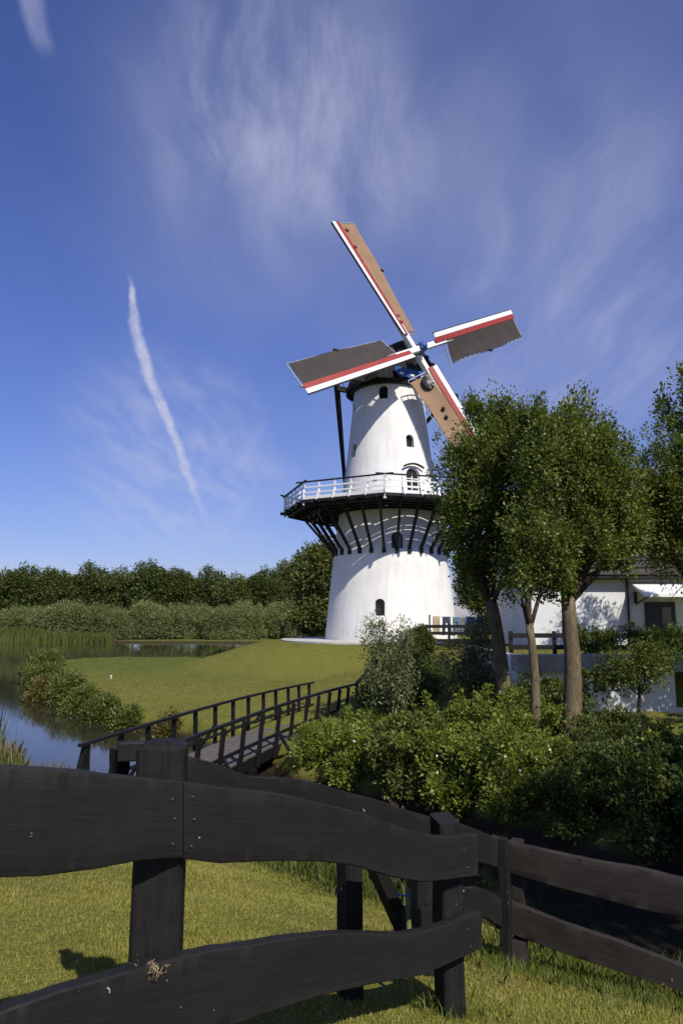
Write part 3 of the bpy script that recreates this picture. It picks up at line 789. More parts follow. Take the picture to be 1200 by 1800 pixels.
# ---- sails
TILT = R(15); nrm = ax_a * math.cos(TILT) + ZU * math.sin(TILT); e1 = ax_c; e2 = unit(np.cross(nrm, e1)); e2 = e2 * np.sign(e2[2])
HUB = cp(4.0, 0, 19.36)
LS = 10.7
shaft = MB(); shaft.tube([HUB - nrm * 4.6, HUB - nrm * 1.2, HUB - nrm * 0.75], [0.3, 0.3, 0.3], 16); sh = shaft.build('windshaft', 'grey_iron', mill, sharp=40)
m = MB(); m.beam(HUB - nrm * 0.85, HUB + nrm * 0.36, 0.5, 0.5, e2); m.build('poll_end', 'blue_paint', sh, bevel=0.03)
m = MB(); m.tube([HUB + nrm * 0.36, HUB + nrm * 0.44, HUB + nrm * 0.52], [0.22, 0.2, 0.08], 14); m.build('poll_cap', 'blue_paint', sh, sharp=40)
SA = 26.5
for k, (ang, cloth) in enumerate(((SA, 'cloth_dark'), (SA + 90, 'cloth_tan'), (SA + 180, 'cloth_dark'), (SA + 270, 'cloth_tan'))):
    a = R(ang); rd = math.cos(a) * e1 + math.sin(a) * e2; ld = -math.sin(a) * e1 + math.cos(a) * e2
    o0 = HUB + nrm * (0.12 if k % 2 == 0 else -0.42)

    def sp(r, t, off=0.0, bfac=1.0):
        b = R(24 - 17 * np.clip((r - 1.3) / (LS - 1.3), 0, 1) ** 0.8) * bfac
        return o0 + rd * r + ld * (t * math.cos(b)) + nrm * (t * math.sin(b) + off)

    def sheet(name, mat, rr0, rr1, ta, tb, off, th, parent, nr=24, nt=6, billow=0.0, bfac=1.0):
        m = MB(); vs = []
        for side in (0, 1):
            for i in range(nr + 1):
                r = rr0 + (rr1 - rr0) * i / nr; t0, t1_ = ta(r), tb(r)
                for j in range(nt + 1):
                    q = j / nt; t = t0 + (t1_ - t0) * q
                    vs.append(sp(r, t, off - th * side - billow * math.sin(math.pi * q) * (0.7 + 0.3 * math.cos(r * 4.2)), bfac))
        n1 = nt + 1; N = (nr + 1) * n1; fs = []
        for i in range(nr):
            for j in range(nt):
                q = i * n1 + j; fs += [(q, q + 1, q + n1 + 1, q + n1), (N + q, N + q + n1, N + q + n1 + 1, N + q + 1)]
        for i in range(nr):
            for j in (0, nt): q = i * n1 + j; fs.append((q, q + n1, N + q + n1, N + q))
        for j in range(nt):
            for i in (0, nr): q = i * n1 + j; fs.append((q, q + 1, N + q + 1, N + q))
        m.add(vs, fs); return m.build(name, mat, parent, sharp=40)

    st = MB(); ts = (0.34, 0.15)
    vs = []
    for r, w in ((0.0, 0.36), (2.0, 0.34), (6.0, 0.26), (LS, 0.15)):
        for x, y in ((-1, -1), (1, -1), (1, 1), (-1, 1)): vs.append(o0 + rd * r + ld * x * w / 2 + nrm * (y * w / 2 - 0.2))
    fs = [(3, 2, 1, 0), (12, 13, 14, 15)] + [(i * 4 + j, i * 4 + (j + 1) % 4, (i + 1) * 4 + (j + 1) % 4, (i + 1) * 4 + j) for i in range(3) for j in range(4)]
    st.add(vs, fs); sail = st.build('sail', 'white_paint', mill)
    lab = {0: 'dark canvas sail reaching right', 1: 'tan canvas sail reaching up', 2: 'dark canvas sail reaching left', 3: 'tan canvas sail reaching down'}[k]
    sail['label'] = lab
    taper = lambda r: 1.0
    sheet('red_board', 'red_paint', 1.35, LS, lambda r: 0.32 * taper(r), lambda r: -0.04, 0.05, 0.04, sail, 20, 2, 0, 0.9)
    sheet('white_board', 'white_paint', 1.4, LS + 0.02, lambda r: 0.64 * taper(r), lambda r: 0.323 * taper(r), 0.054, 0.045, sail, 20, 2, 0, 0.9)
    sheet('nose_edge', 'black_wood', 1.4, LS, lambda r: 0.71 * taper(r), lambda r: 0.643 * taper(r), 0.02, 0.10, sail, 20, 1, 0, 0.9)
    rc0 = 2.55 if k % 2 == 0 else 1.7
    sheet('sail_cloth', cloth, rc0, LS - 0.15, lambda r: -0.06, lambda r: -1.62 - 0.06 * math.sin(r * 1.1), 0.02, 0.03, sail, 44, 10, 0.07)
    for t in (-0.55, -1.1, -1.66):
        m = MB(); m.tube([sp(r, t, -0.09) for r in np.linspace(rc0 - 0.25, LS, 14)], 0.028, 5); m.build('lattice_strip', 'grey_iron', sail)
    for r in np.linspace(rc0 - 0.22, LS - 0.02, 18):
        m = MB(); m.beam(sp(r, 0.0, -0.11), sp(r, -1.665, -0.11), 0.045, 0.06, rd); m.build('lattice_bar', 'grey_iron', sail)
    m = MB(); m.box(sp(LS * 0.62, -1.7, 0.0), (0.3, 0.2, 0.12), R(TH)); m.build('cleat', 'black_wood', sail)
    if k == 3:
        for (r, t) in ((4.3, -0.7), (4.9, -0.85)):
            m = MB(); m.tube([sp(r, t, 0.03), sp(r + 0.02, t, 0.10)], [0.16, 0.13], 10); m.build('canvas_patch', 'black_wood', sail)
        m = MB(); m.tube([sp(2.25, -0.62, 0.05), sp(2.25, -0.62, 0.10)], [0.52, 0.50], 20); dsk = m.build('dark_disc', 'black_wood', sail)
        for q in (0.5, 1.3, 2.2, 2.9):
            m = MB(); c_, s_ = math.cos(q) * 0.46, math.sin(q) * 0.46; m.beam(sp(2.25 + c_, -0.62 + s_, 0.13), sp(2.25 - c_, -0.62 - s_, 0.13), 0.05, 0.03, nrm); m.build('disc_spoke', 'grey_iron', sail)
    if k == 1:
        for (r, t) in ((10.0, -0.35), (8.6, -0.12), (2.4, -0.2), (2.9, -0.3)):
            m = MB(); m.tube([sp(r, t, 0.03), sp(r + 0.05, t - 0.06, 0.12)], [0.17, 0.11], 9); m.build('canvas_patch', 'red_paint', sail)

# ================================================================== BRIDGE
b0 = np.array((-3.95, 12.75)); b1 = np.array((-0.30, 25.1)); bd_ = unit(b1 - b0); bn = np.array((bd_[1], -bd_[0]))   # bn: to the right
BL = float(np.linalg.norm(b1 - b0)); DZ = -1.58; HWd = 0.74
bridge = thing('footbridge', (b0[0], b0[1], DZ), 'grey planked footbridge with black timber railings over the ditch', 'footbridge')


def bp(s, t, z): q = b0 + bd_ * s + bn * t; return np.array((q[0], q[1], DZ + z + 0.10 * math.sin(math.pi * np.clip(s / BL, 0, 1))))


s = 0.02; i = 0
while s < BL:
    w = 0.155 + 0.004 * math.sin(i * 2.1); m = MB(); j0 = 0.012 * math.sin(i * 5.3)
    m.beam(bp(s + w / 2, -HWd + j0, -0.02 + 0.003 * math.sin(i * 3.7)), bp(s + w / 2, HWd + j0, -0.02 + 0.003 * math.cos(i * 4.1)), w - 0.012, 0.04)
    m.build('deck_plank', 'deck', bridge); s += w; i += 1
for t in (-HWd + 0.08, 0, HWd - 0.08):
    m = MB(); m.tube  # stringers follow the camber
    for k in range(8): m.beam(bp(BL * k / 8, t, -0.17), bp(BL * (k + 1) / 8 + 0.01, t, -0.17), 0.14, 0.24)
    m.build('stringer', 'bridge_wood', bridge)
for s in (1.0, 4.3, 8.2, BL - 0.8):
    for t in (-HWd + 0.1, HWd - 0.1):
        m = MB(); m.beam(bp(s, t, -0.3), bp(s, t, -1.9), 0.2, 0.2); m.build('pile', 'bridge_wood', bridge)
    m = MB(); m.beam(bp(s, -HWd - 0.1, -0.38), bp(s, HWd + 0.1, -0.38), 0.2, 0.2); m.build('crosshead', 'bridge_wood', bridge)
for side, lean in ((-1, 0.02), (1, 0.13)):
    t = side * HWd; npst = 13; S = np.linspace(0.45, BL - 0.15, npst)
    for i, s in enumerate(S):
        m = MB(); tl = side * (HWd + 0.05); jit = 0.03 * math.sin(i * 2.7 + side)
        m.beam(bp(s + jit * 0.5, tl, -0.28), bp(s - lean * 0.35 + jit, tl + side * lean, 0.90), 0.07, 0.085, (bn[0], bn[1], 0)); m.build('railing_post', 'bridge_wood', bridge)
        if i in (2, 5, 8) or (side == -1 and i == 8):
            m = MB(); m.beam(bp(s, side * (HWd + 0.5), -0.2), bp(s, tl + side * 0.03, 0.42), 0.06, 0.07, (bd_[0], bd_[1], 0)); m.build('railing_brace', 'bridge_wood', bridge)
    for zz, hh in ((0.93, 0.062), (0.24, 0.07)) if side == 1 else ((0.93, 0.055), (0.20, 0.05)):
        m = MB()
        for k in range(12):
            sa, sb = BL * k / 12 + 0.1, BL * (k + 1) / 12 + 0.11
            lt = side * (HWd + 0.05 + lean * (zz / 0.9) - 0.075)
            m.beam(bp(sa, lt, zz), bp(sb, lt, zz), 0.05 if zz < .5 else 0.085, hh)
        m.build('handrail' if zz > .5 else 'rail', 'bridge_wood', bridge)
# slanted wing at the near end of the left railing, raised end at the far end of the right one
m = MB(); m.beam(bp(0.35, -HWd - 0.05, 0.88), bp(0.0, -HWd - 0.10, -0.3), 0.08, 0.1, (bn[0], bn[1], 0)); m.build('end_brace', 'bridge_wood', bridge)
for s_, z_ in ((0.0, 0.0),):
    m = MB(); m.beam(bp(BL - 0.1, HWd + 0.1, 0.9), bp(BL + 1.5, HWd + 0.45, 1.62), 0.09, 0.09); m.build('ramp_handrail', 'bridge_wood', bridge)
    m = MB(); m.beam(bp(BL - 0.1, HWd + 0.1, 0.25), bp(BL + 1.5, HWd + 0.45, 0.95), 0.06, 0.08); m.build('ramp_rail', 'bridge_wood', bridge)
    for q in (0.8, 1.5):
        m = MB(); m.beam(bp(BL + q, HWd + 0.1 + 0.23 * q, -0.2), bp(BL + q, HWd + 0.1 + 0.23 * q, 0.9 + 0.48 * q), 0.09, 0.09); m.build('ramp_post', 'bridge_wood', bridge)

# ================================================================== FENCES IN FRONT
def on_wall(px, py, A, B):
    """point on the upright plane through ground points A and B that stands behind a point of the photograph"""
    d = np.array(pix_dir(px, py)); e = np.array((B[0] - A[0], B[1] - A[1])); nn = np.array((-e[1], e[0]))
    t = (nn @ np.array(A)) / (nn @ d[:2]); return np.array((0, 0, EYE)) + d * t


def slab(name, top, bot, A, B, th, mat, parent, seed, step=9.0, wobble=0.001, lift=0.0):
    """live-edged board: uneven top and bottom edge, rounded arrises, real thickness"""
    g = np.random.default_rng(seed)
    tx = np.array([p[0] for p in top], float); ty = np.array([p[1] for p in top], float)
    bx = np.array([p[0] for p in bot], float); by = np.array([p[1] for p in bot], float)
    x0, x1 = max(tx[0], bx[0]), min(tx[-1], bx[-1]); n = max(6, int((x1 - x0) / step)); X = np.linspace(x0, x1, n)
    TY = np.interp(X, tx, ty); BY = np.interp(X, bx, by)
    for _ in range(3):
        TY[1:-1] = (TY[:-2] + 2 * TY[1:-1] + TY[2:]) / 4; BY[1:-1] = (BY[:-2] + 2 * BY[1:-1] + BY[2:]) / 4
    e = unit((B[0] - A[0], B[1] - A[1], 0)); nn = np.array((e[1], -e[0], 0))
    if nn[1] > 0: nn = -nn           # towards the camera
    c = 0.2
    prof = [(-1, .03), (-1, .25), (-1, .5), (-1, .75), (-1, .975), (-.82, .997), (0, 1.0), (.82, .997), (1, .975), (1, .5), (1, .03), (.8, .004), (0, 0), (-.8, .004)]
    vs = []
    wt = np.cumsum(g.normal(0, 1, n)); wt = (wt - np.linspace(wt[0], wt[-1], n)); wt = wt / (np.abs(wt).max() + 1e-6)
    for i in range(n):
        T = on_wall(X[i], TY[i], A, B) + (0, 0, g.normal(0, wobble * .5)); Bm = on_wall(X[i], BY[i], A, B) + (0, 0, g.normal(0, wobble * .5))
        for u, v in prof:
            vs.append(Bm + (T - Bm) * v - nn * u * th / 2 * (-1) * -1 + nn * (wt[i] * 0.004 + g.normal(0, 0.0006)))
    k = len(prof)
    fs = [(i * k + j, i * k + (j + 1) % k, (i + 1) * k + (j + 1) % k, (i + 1) * k + j) for i in range(n - 1) for j in range(k)] + [tuple(range(k)), tuple((n - 1) * k + j for j in range(k))]
    m = MB(); m.add(vs, fs); o = m.build(name, mat, parent, sharp=38)
    va = np.array(vs); mids = va.reshape(n, k, 3).mean(1); run = np.concatenate([[0], np.cumsum(np.linalg.norm(np.diff(mids, axis=0), axis=1))]) + seed * 3.7
    tall = np.linalg.norm(va.reshape(n, k, 3)[:, 6] - va.reshape(n, k, 3)[:, 12], axis=1).mean()
    pv_ = np.array([q[1] * tall + 0.4 * q[0] * th for q in prof]); U = np.repeat(run, k); V = np.tile(pv_, n)
    lay = o.data.uv_layers.new(name='grain'); li = np.zeros(len(o.data.loops), np.int32); o.data.loops.foreach_get('vertex_index', li)
    lay.data.foreach_set('uv', np.stack([U[li], V[li]], 1).astype(np.float32).ravel()); return o


def post(name, x, y, z0, z1, w, d, rz, mat, parent, top='flat', bevel=0.008, lean=(0, 0)):
    """square post with chamfered edges, rows of stations so that it is a little crooked"""
    m = MB(); g = np.random.default_rng(int(abs(x * 991 + y * 313)) + 3); vs = []; n = 9; ca, sa = math.cos(rz), math.sin(rz); c = 0.16
    base = [(-1, -1 + c), (-1 + c, -1), (1 - c, -1), (1, -1 + c), (1, 1 - c), (1 - c, 1), (-1 + c, 1), (-1, 1 - c)]
    zz = list(np.linspace(z0, z1, n))
    for i, z in enumerate(zz):
        q = i / (n - 1); jx, jy = g.normal(0, .0025, 2)
        for a, b in base:
            X, Y = a * w / 2, b * d / 2; zt = 0
            if top == 'slant' and i == n - 1: zt = 0.012 * b
            vs.append((x + lean[0] * q + X * ca - Y * sa + jx, y + lean[1] * q + X * sa + Y * ca + jy, z + zt))
    rows = n
    if top == 'dome':
        for f, up_ in ((0.86, 0.009), (0.55, 0.017), (0.2, 0.021)):
            for a, b in base:
                X, Y = a * w / 2 * f, b * d / 2 * f; vs.append((x + lean[0] + X * ca - Y * sa, y + lean[1] + X * sa + Y * ca, z1 + up_ + g.normal(0, .002)))
        rows += 3
    fs = [(i * 8 + j, i * 8 + (j + 1) % 8, (i + 1) * 8 + (j + 1) % 8, (i + 1) * 8 + j) for i in range(rows - 1) for j in range(8)] + [tuple(range(8))[::-1], tuple((rows - 1) * 8 + j for j in range(8))]
    m.add(vs, fs); return m.build(name, mat, parent, sharp=30)


FA, FB = (-0.92, 1.90), (0.56, 3.22)     # line of the nearest fence
f1 = thing('rail_fence', (-0.5, 2.3, gz(-0.5, 2.3)), 'near black fence of wide wavy-edged boards across the foreground', 'fence')
slab('rail', [(-260, 1330), (-100, 1338), (0, 1345), (60, 1347), (130, 1352), (200, 1361), (260, 1366), (315, 1371)],
     [(-260, 1560), (-100, 1548), (0, 1540), (80, 1536), (160, 1526), (240, 1510), (280, 1506), (315, 1505)], FA, FB, 0.045, 'fence', f1, 1)
slab('rail', [(317, 1372), (400, 1384), (490, 1394), (560, 1411), (630, 1427), (700, 1452), (740, 1466), (780, 1471), (800, 1467), (832, 1465)],
     [(317, 1508), (380, 1516), (440, 1513), (500, 1511), (560, 1513), (620, 1520), (680, 1540), (737, 1550), (790, 1544), (832, 1538)], FA, FB, 0.045, 'fence', f1, 2)
slab('rail', [(-260, 1852), (-100, 1803), (0, 1770), (100, 1735), (225, 1700), (300, 1680), (370, 1665), (420, 1660), (500, 1645), (590, 1637), (640, 1638), (700, 1641), (740, 1633), (790, 1618), (820, 1603), (838, 1599)],
     [(-260, 2120), (-100, 2020), (0, 1955), (200, 1868), (300, 1832), (410, 1797), (460, 1778), (560, 1746), (600, 1737), (660, 1724), (719, 1715), (752, 1703), (797, 1683), (838, 1665)], FA, FB, 0.05, 'fence', f1, 3)
fe = unit((FB[0] - FA[0], FB[1] - FA[1])); fang = math.atan2(fe[1], fe[0])


def behind(px, A, B, off):
    """ground point on the line A-B below photo column px, stepped back by off"""
    k = (px - 600) / 1250; best = None
    for t in np.linspace(-1, 2.5, 3501):
        x = A[0] + (B[0] - A[0]) * t; y = A[1] + (B[1] - A[1]) * t; z = 0.6
        dep = y * math.cos(PITCH) + (z - EYE) * math.sin(PITCH)
        if dep < 0.3: continue
        e_ = abs(x / dep - k)
        if best is None or e_ < best[0]: best = (e_, x, y)
    e = unit((B[0] - A[0], B[1] - A[1])); n_ = np.array((-e[1], e[0])); n_ = n_ if n_[1] > 0 else -n_
    return best[1] + n_[0] * off, best[2] + n_[1] * off


x, y = behind(299, FA, FB, 0.11); x += 0.012; P1 = (x, y)
top1 = on_wall(300, 1306, (x, y), (x + fe[0], y + fe[1]))[2]
post('post', x, y, gz(x, y) - 0.3, top1 - 0.008, 0.148, 0.13, 0.10, 'fence_v', f1, 'dome')
x, y = behind(815, FA, FB, 0.085); P2 = (x, y)
top2 = on_wall(806, 1432, (x, y), (x + fe[0], y + fe[1]))[2]
post('post', x, y, gz(x, y) - 0.3, top2, 0.098, 0.10, fang - 0.35, 'fence_v', f1, 'slant', lean=(-0.012, 0))
# stub of an old rail and short post behind the big post
e_ = np.array((fe[0], fe[1], 0)); nb_ = np.array((-fe[1], fe[0], 0))
pA = on_wall(207, 1321, (P1[0] + nb_[0] * .16, P1[1] + nb_[1] * .16), (P1[0] + nb_[0] * .16 + fe[0], P1[1] + nb_[1] * .16 + fe[1])); pB = np.array((P1[0] + nb_[0] * .12, P1[1] + nb_[1] * .12, pA[2]))
m = MB(); m.beam(pA, pB, 0.04, 0.062); m.build('rail_stub', 'fence', f1, bevel=0.006)
q = pA + e_ * 0.035 + nb_ * 0.06
post('stub_block', q[0], q[1], pA[2] - 0.17, pA[2] + 0.0, 0.05, 0.06, fang, 'fence_v', f1)

# second fence running down the dike from the big post, then along the ditch
GA_, GB_ = (P1[0] + 0.16, P1[1] + 0.12), (0.98, 4.55)
f2 = thing('rail_fence', (0.1, 3.3, gz(0.1, 3.3)), 'single wavy black board and braced posts descending behind the near fence', 'fence')
slab('rail', [(322, 1327), (335, 1330), (370, 1340), (400, 1353), (425, 1362), (460, 1366), (500, 1366), (540, 1372), (600, 1390), (660, 1405), (700, 1421), (750, 1434), (790, 1441), (830, 1456), (868, 1472)],
     [(322, 1425), (400, 1440), (500, 1450), (600, 1466), (700, 1488), (790, 1502), (830, 1512), (868, 1524)], GA_, GB_, 0.04, 'fence', f2, 4)
slab('rail', [(700, 1588), (740, 1601), (780, 1575), (828, 1554), (850, 1563), (876, 1577)], [(700, 1640), (740, 1645), (790, 1618), (828, 1603), (850, 1612), (876, 1629)], GA_, GB_, 0.04, 'fence', f2, 5)
x, y = behind(636, GA_, GB_, 0.06); post('post', x, y, gz(x, y) - .25, on_wall(636, 1412, (x, y), (x + 1, y + 1.2))[2], 0.085, 0.085, 0.6, 'fence_v', f2)
xb, yb = behind(757, GA_, GB_, 0.07); post('post', xb, yb, gz(xb, yb) - .25, on_wall(757, 1450, (xb, yb), (xb + 1, yb + 1.2))[2], 0.10, 0.10, 0.6, 'fence_v', f2)
m = MB(); pa = on_wall(664, 1535, GA_, GB_) + (0, -0.0, 0); pb = on_wall(745, 1672, GA_, GB_)
m.beam(pa + (-.03, .05, .06), pb + (-.03, .05, -.06), 0.06, 0.085, (0.5, -0.85, 0)); m.build('diagonal_brace', 'fence', f2, bevel=0.006)

HA, HB = (0.98, 4.55), (2.02, 3.98)
f3 = thing('rail_fence', (1.5, 4.3, gz(1.5, 4.3)), 'two-board brown fence along the ditch at lower right', 'fence')
slab('rail', [(864, 1468), (897, 1479), (969, 1495), (1050, 1512), (1125, 1524), (1200, 1543), (1290, 1562), (1400, 1590)],
     [(864, 1524), (897, 1534), (975, 1557), (1050, 1576), (1125, 1597), (1200, 1611), (1290, 1634), (1400, 1668)], HA, HB, 0.04, 'fence_b', f3, 6)
slab('rail', [(872, 1574), (900, 1584), (990, 1620), (1080, 1650), (1200, 1696), (1290, 1730), (1400, 1775)],
     [(872, 1630), (900, 1641), (1008, 1680), (1110, 1713), (1200, 1741), (1290, 1775), (1400, 1820)], HA, HB, 0.04, 'fence_b', f3, 7)
he = unit((HB[0] - HA[0], HB[1] - HA[1])); hang = math.atan2(he[1], he[0])
x, y = behind(885, HA, HB, -0.055); zt = on_wall(886, 1474, (x, y), (x + he[0], y + he[1]))[2]
post('post', x, y, gz(x, y) - .1, zt, 0.058, 0.06, hang, 'fence_v', f3)
x, y = behind(900, HA, HB, 0.06); post('post', x, y, gz(x, y) - .2, zt - 0.03, 0.07, 0.07, hang, 'fence_b', f3)
x, y = behind(899, HA, HB, -0.02); m = MB(); m.tube([(x, y, gz(x, y) - .1), (x, y, gz(x, y) + .06), (x + .005, y, gz(x, y) + .15)], [0.085, 0.07, 0.06], 9, wob=0.12); m.build('rotten_stump', 'fence_b', f3)
x, y = behind(1330, HA, HB, 0.06); post('post', x, y, gz(x, y) - .2, zt - 0.02, 0.08, 0.08, hang, 'fence_b', f3)

# nail heads where the boards meet the posts
nn_ = np.array((fe[1], -fe[0], 0.0))
for px_, py_ in ((296, 1402), (300, 1436), (297, 1480), (331, 1398), (334, 1437), (329, 1484), (806, 1492), (812, 1522), (286, 1718), (310, 1765), (812, 1630), (818, 1660)):
    q = on_wall(px_, py_, FA, FB) + nn_ * 0.0245
    m = MB(); m.tube([q - nn_ * 0.004, q + nn_ * 0.0025, q + nn_ * 0.004], [0.0036, 0.0036, 0.002], 8); m.build('nail', 'nail', f1)

# mossy stick with a blue cord leaning behind the end post
stx, sty = behind(789, FA, FB, 0.22); zt_ = gz(stx, sty)
stick = MB(); stick.tube([(stx, sty, zt_ - .03), (stx - .004, sty + .01, zt_ + .22), (stx - .012, sty, zt_ + .36), (stx - .012, sty + .01, zt_ + .46)], [.014, .013, .012, .011], 7, wob=.08)
o = stick.build('stick', 'green_stick', None, smooth=True); tag(o, 'thin mossy upright stick behind the end post of the near fence', 'stick')
cd = MB(); cd.tube([(stx - .07, sty - .015, zt_ + .465), (stx - .06, sty - .02, zt_ + .45), (stx - .01, sty - .02, zt_ + .44), (stx + .005, sty + .012, zt_ + .438)], [.003, .0055, .004, .003], 6)
o = cd.build('cord', 'blue_cord', None, smooth=True); tag(o, 'short blue cord knotted to the mossy stick', 'cord')

# tuft of dry stalks caught on the lower board
tf = MB(); tp = on_wall(272, 1692, FA, FB) + np.array((0.012, -0.026, 0)); g_ = np.random.default_rng(5)
for i in range(30):
    a = g_.uniform(0, 6.28); l = g_.uniform(.006, .022); st_ = tp + np.array((g_.normal(-.012, .02), g_.normal(0, .008), .004))
    en = st_ + np.array((math.cos(a) * l - .006, math.sin(a) * .01 - .008, g_.uniform(-.035, .02)))
    tf.tube([st_, (st_ + en) / 2 + g_.normal(0, .006, 3), en], [.0016, .0013, .0008], 4)
o = tf.build('dry_stalks', 'straw', None); tag(o, 'tuft of dry straw caught on the lower board of the near fence', 'straw')

# ================================================================== PLANTS
def leaf_verts(p, a, nrm_, l, w, fold=0.12):
    """rhombic leaves, slightly folded along the midrib: (N,4,3)"""
    b = np.cross(a, nrm_); b /= np.linalg.norm(b, axis=1, keepdims=True) + 1e-9
    n2 = np.cross(b, a); l = l[:, None]; w = w[:, None]
    v = np.stack([p, p + a * l * 0.45 + b * w * 0.5 + n2 * l * fold, p + a * l, p + a * l * 0.45 - b * w * 0.5 + n2 * l * fold], 1)
    return v.reshape(-1, 3)


def nrmz(v): return v / (np.linalg.norm(v, axis=1, keepdims=True) + 1e-9)


def crown_mesh(name, lobes, clumps, per, cr, leaf, g, asp=0.55, shell=0.45, stretch=(1, 1, 1), droop=0.0, upright=0.0, zmin=None):
    """foliage as many leaf-sized faces gathered in clumps through the volume of the lobes"""
    L = np.array(lobes, float); wgt = (L[:, 3] * L[:, 4] * L[:, 5]) ** 0.75; wgt /= wgt.sum()
    k = g.choice(len(L), clumps, p=wgt); d = nrmz(g.normal(0, 1, (clumps, 3)))
    rad = g.uniform(0, 1, clumps) ** shell
    rad *= 1 + 0.10 * np.sin(d[:, 0] * 5 + k) + 0.08 * np.sin(d[:, 2] * 7 + k * 2)
    cc = L[k, :3] + d * rad[:, None] * L[k, 3:]
    cs = cr * g.uniform(0.4, 1.55, clumps)
    num = np.maximum(3, (per * g.uniform(0.5, 1.5, clumps)).astype(int))
    idx = np.repeat(np.arange(clumps), num); N = len(idx)
    off = nrmz(g.normal(0, 1, (N, 3))) * (g.uniform(0, 1, (N, 1)) ** 0.45) * cs[idx][:, None] * 1.02 * np.array(stretch)
    p = cc[idx] + off
    out = nrmz(d[idx] * 0.6 + nrmz(off) * 0.7 + g.normal(0, 0.55, (N, 3)) + np.array((0, 0, upright - droop)))
    nn = nrmz(g.normal(0, 0.7, (N, 3)) + np.array((0, 0, 0.8)) + d[idx] * 0.35)
    l = leaf * g.uniform(0.6, 1.35, N) * (0.7 + 0.6 * g.uniform(0, 1, clumps)[idx]); w = l * asp * g.uniform(0.8, 1.2, N)
    if zmin is not None:
        keep = p[:, 2] > zmin; p, out, nn, l, w = p[keep], out[keep], nn[keep], l[keep], w[keep]
    return fast_mesh(name, leaf_verts(p, out, nn, l, w), 4)


def obj(name, me, mat, parent):
    o = bpy.data.objects.new(name, me); me.materials.append(M[mat]); C.objects.link(o); o.parent = parent; return o


def limb(m, p0, p1, r0, r1, g, n=8, k=6, wob=0.06, bend=0.12):
    p0 = np.array(p0, float); p1 = np.array(p1, float); L = np.linalg.norm(p1 - p0); t = np.linspace(0, 1, k)
    pts = p0 + (p1 - p0) * t[:, None]; b = g.normal(0, bend * L, 3); b[2] *= 0.3
    pts += np.outer(np.sin(t * math.pi), b); m.tube(pts, r0 + (r1 - r0) * t, n, True, wob); return pts


def tree(name, loc, label, cat, group, lobes, clumps, per, cr, leaf, leafmat, bark, r0, fork, seed, lean=(0, 0), upright_shoots=0, **kw):
    """trunk and limbs (one mesh) and a crown of leaves; lobes are given from the tree's foot"""
    g = np.random.default_rng(seed); root = thing(name, loc, label, cat, group)
    m = MB(); n = 9; t = np.linspace(0, 1, n)
    pts = np.stack([lean[0] * t + 0.03 * np.sin(t * 7 + seed), lean[1] * t + 0.03 * np.cos(t * 5 + seed), -0.25 + (fork + 0.25) * t], 1)
    rr = r0 * (1 - 0.32 * t); rr[0] *= 1.35; rr[1] *= 1.1
    m.tube(pts, rr, 14, True, 0.035)
    obj('trunk', m.mesh('trunk', (0, 0, 0), True), bark, root)
    m = MB(); top = pts[-1]
    for lb in lobes:
        tip = np.array(lb[:3]) + np.array((0, 0, lb[5] * 0.35))
        pl = limb(m, top - (0, 0, 0.15), tip, r0 * 0.42, r0 * 0.06, g, 8, bend=0.05)
        for q in range(3):
            s_ = pl[g.integers(2, 5)]; e2_ = np.array(lb[:3]) + g.normal(0, 0.55, 3) * np.array(lb[3:])
            limb(m, s_, e2_, r0 * 0.13, r0 * 0.03, g, 6, 5, bend=0.05)
    obj('limbs', m.mesh('limbs', (0, 0, 0), True), 'bark_dark', root)
    if upright_shoots:
        base_l = list(lobes)
        for q in range(upright_shoots):
            lb = base_l[g.integers(0, len(base_l))]; a = g.uniform(0, 6.28); f = g.uniform(.55, 1.0)
            zt = lb[2] + lb[5] * (math.sqrt(max(0.0, 1 - f * f)) + g.uniform(-.1, .22)); hz = g.uniform(.25, .6)
            lobes = lobes + [(lb[0] + math.cos(a) * lb[3] * f, lb[1] + math.sin(a) * lb[4] * f, zt, g.uniform(.12, .24), g.uniform(.12, .24), hz)]
    obj('crown', crown_mesh('crown', lobes, clumps, per, cr, leaf, g, **kw), leafmat, root)
    return root


def shrub(name, loc, label, group, lobes, clumps, per, cr, leaf, leafmat, seed, bark='bark_dark', stems=5, cat='shrub', **kw):
    g = np.random.default_rng(seed); root = thing(name, loc, label, cat, group)
    m = MB()
    for i in range(stems):
        lb = lobes[i % len(lobes)]; tip = np.array(lb[:3]) + g.normal(0, 0.35, 3) * np.array(lb[3:])
        limb(m, (g.normal(0, .06), g.normal(0, .06), -0.15), tip, 0.022 + 0.012 * lb[5], 0.006, g, 6, 5)
    obj('stems', m.mesh('stems', (0, 0, 0), True), bark, root)
    obj('foliage', crown_mesh('foliage', lobes, clumps, per, cr, leaf, g, **kw), leafmat, root)
    return root


ORD = ['first', 'second', 'third', 'fourth', 'fifth', 'sixth', 'seventh', 'eighth', 'ninth', 'tenth', 'eleventh', 'twelfth', 'thirteenth', 'fourteenth', 'fifteenth', 'sixteenth', 'seventeenth', 'eighteenth', 'nineteenth', 'twentieth']

# ---- the trees on the ditch bank, right of the mill
def rel(x, y, z, loc): return (x - loc[0], y - loc[1], z - loc[2])


def lobes_at(loc, L): return [rel(a, b, c, loc) + (d, e, f) for a, b, c, d, e, f in L]


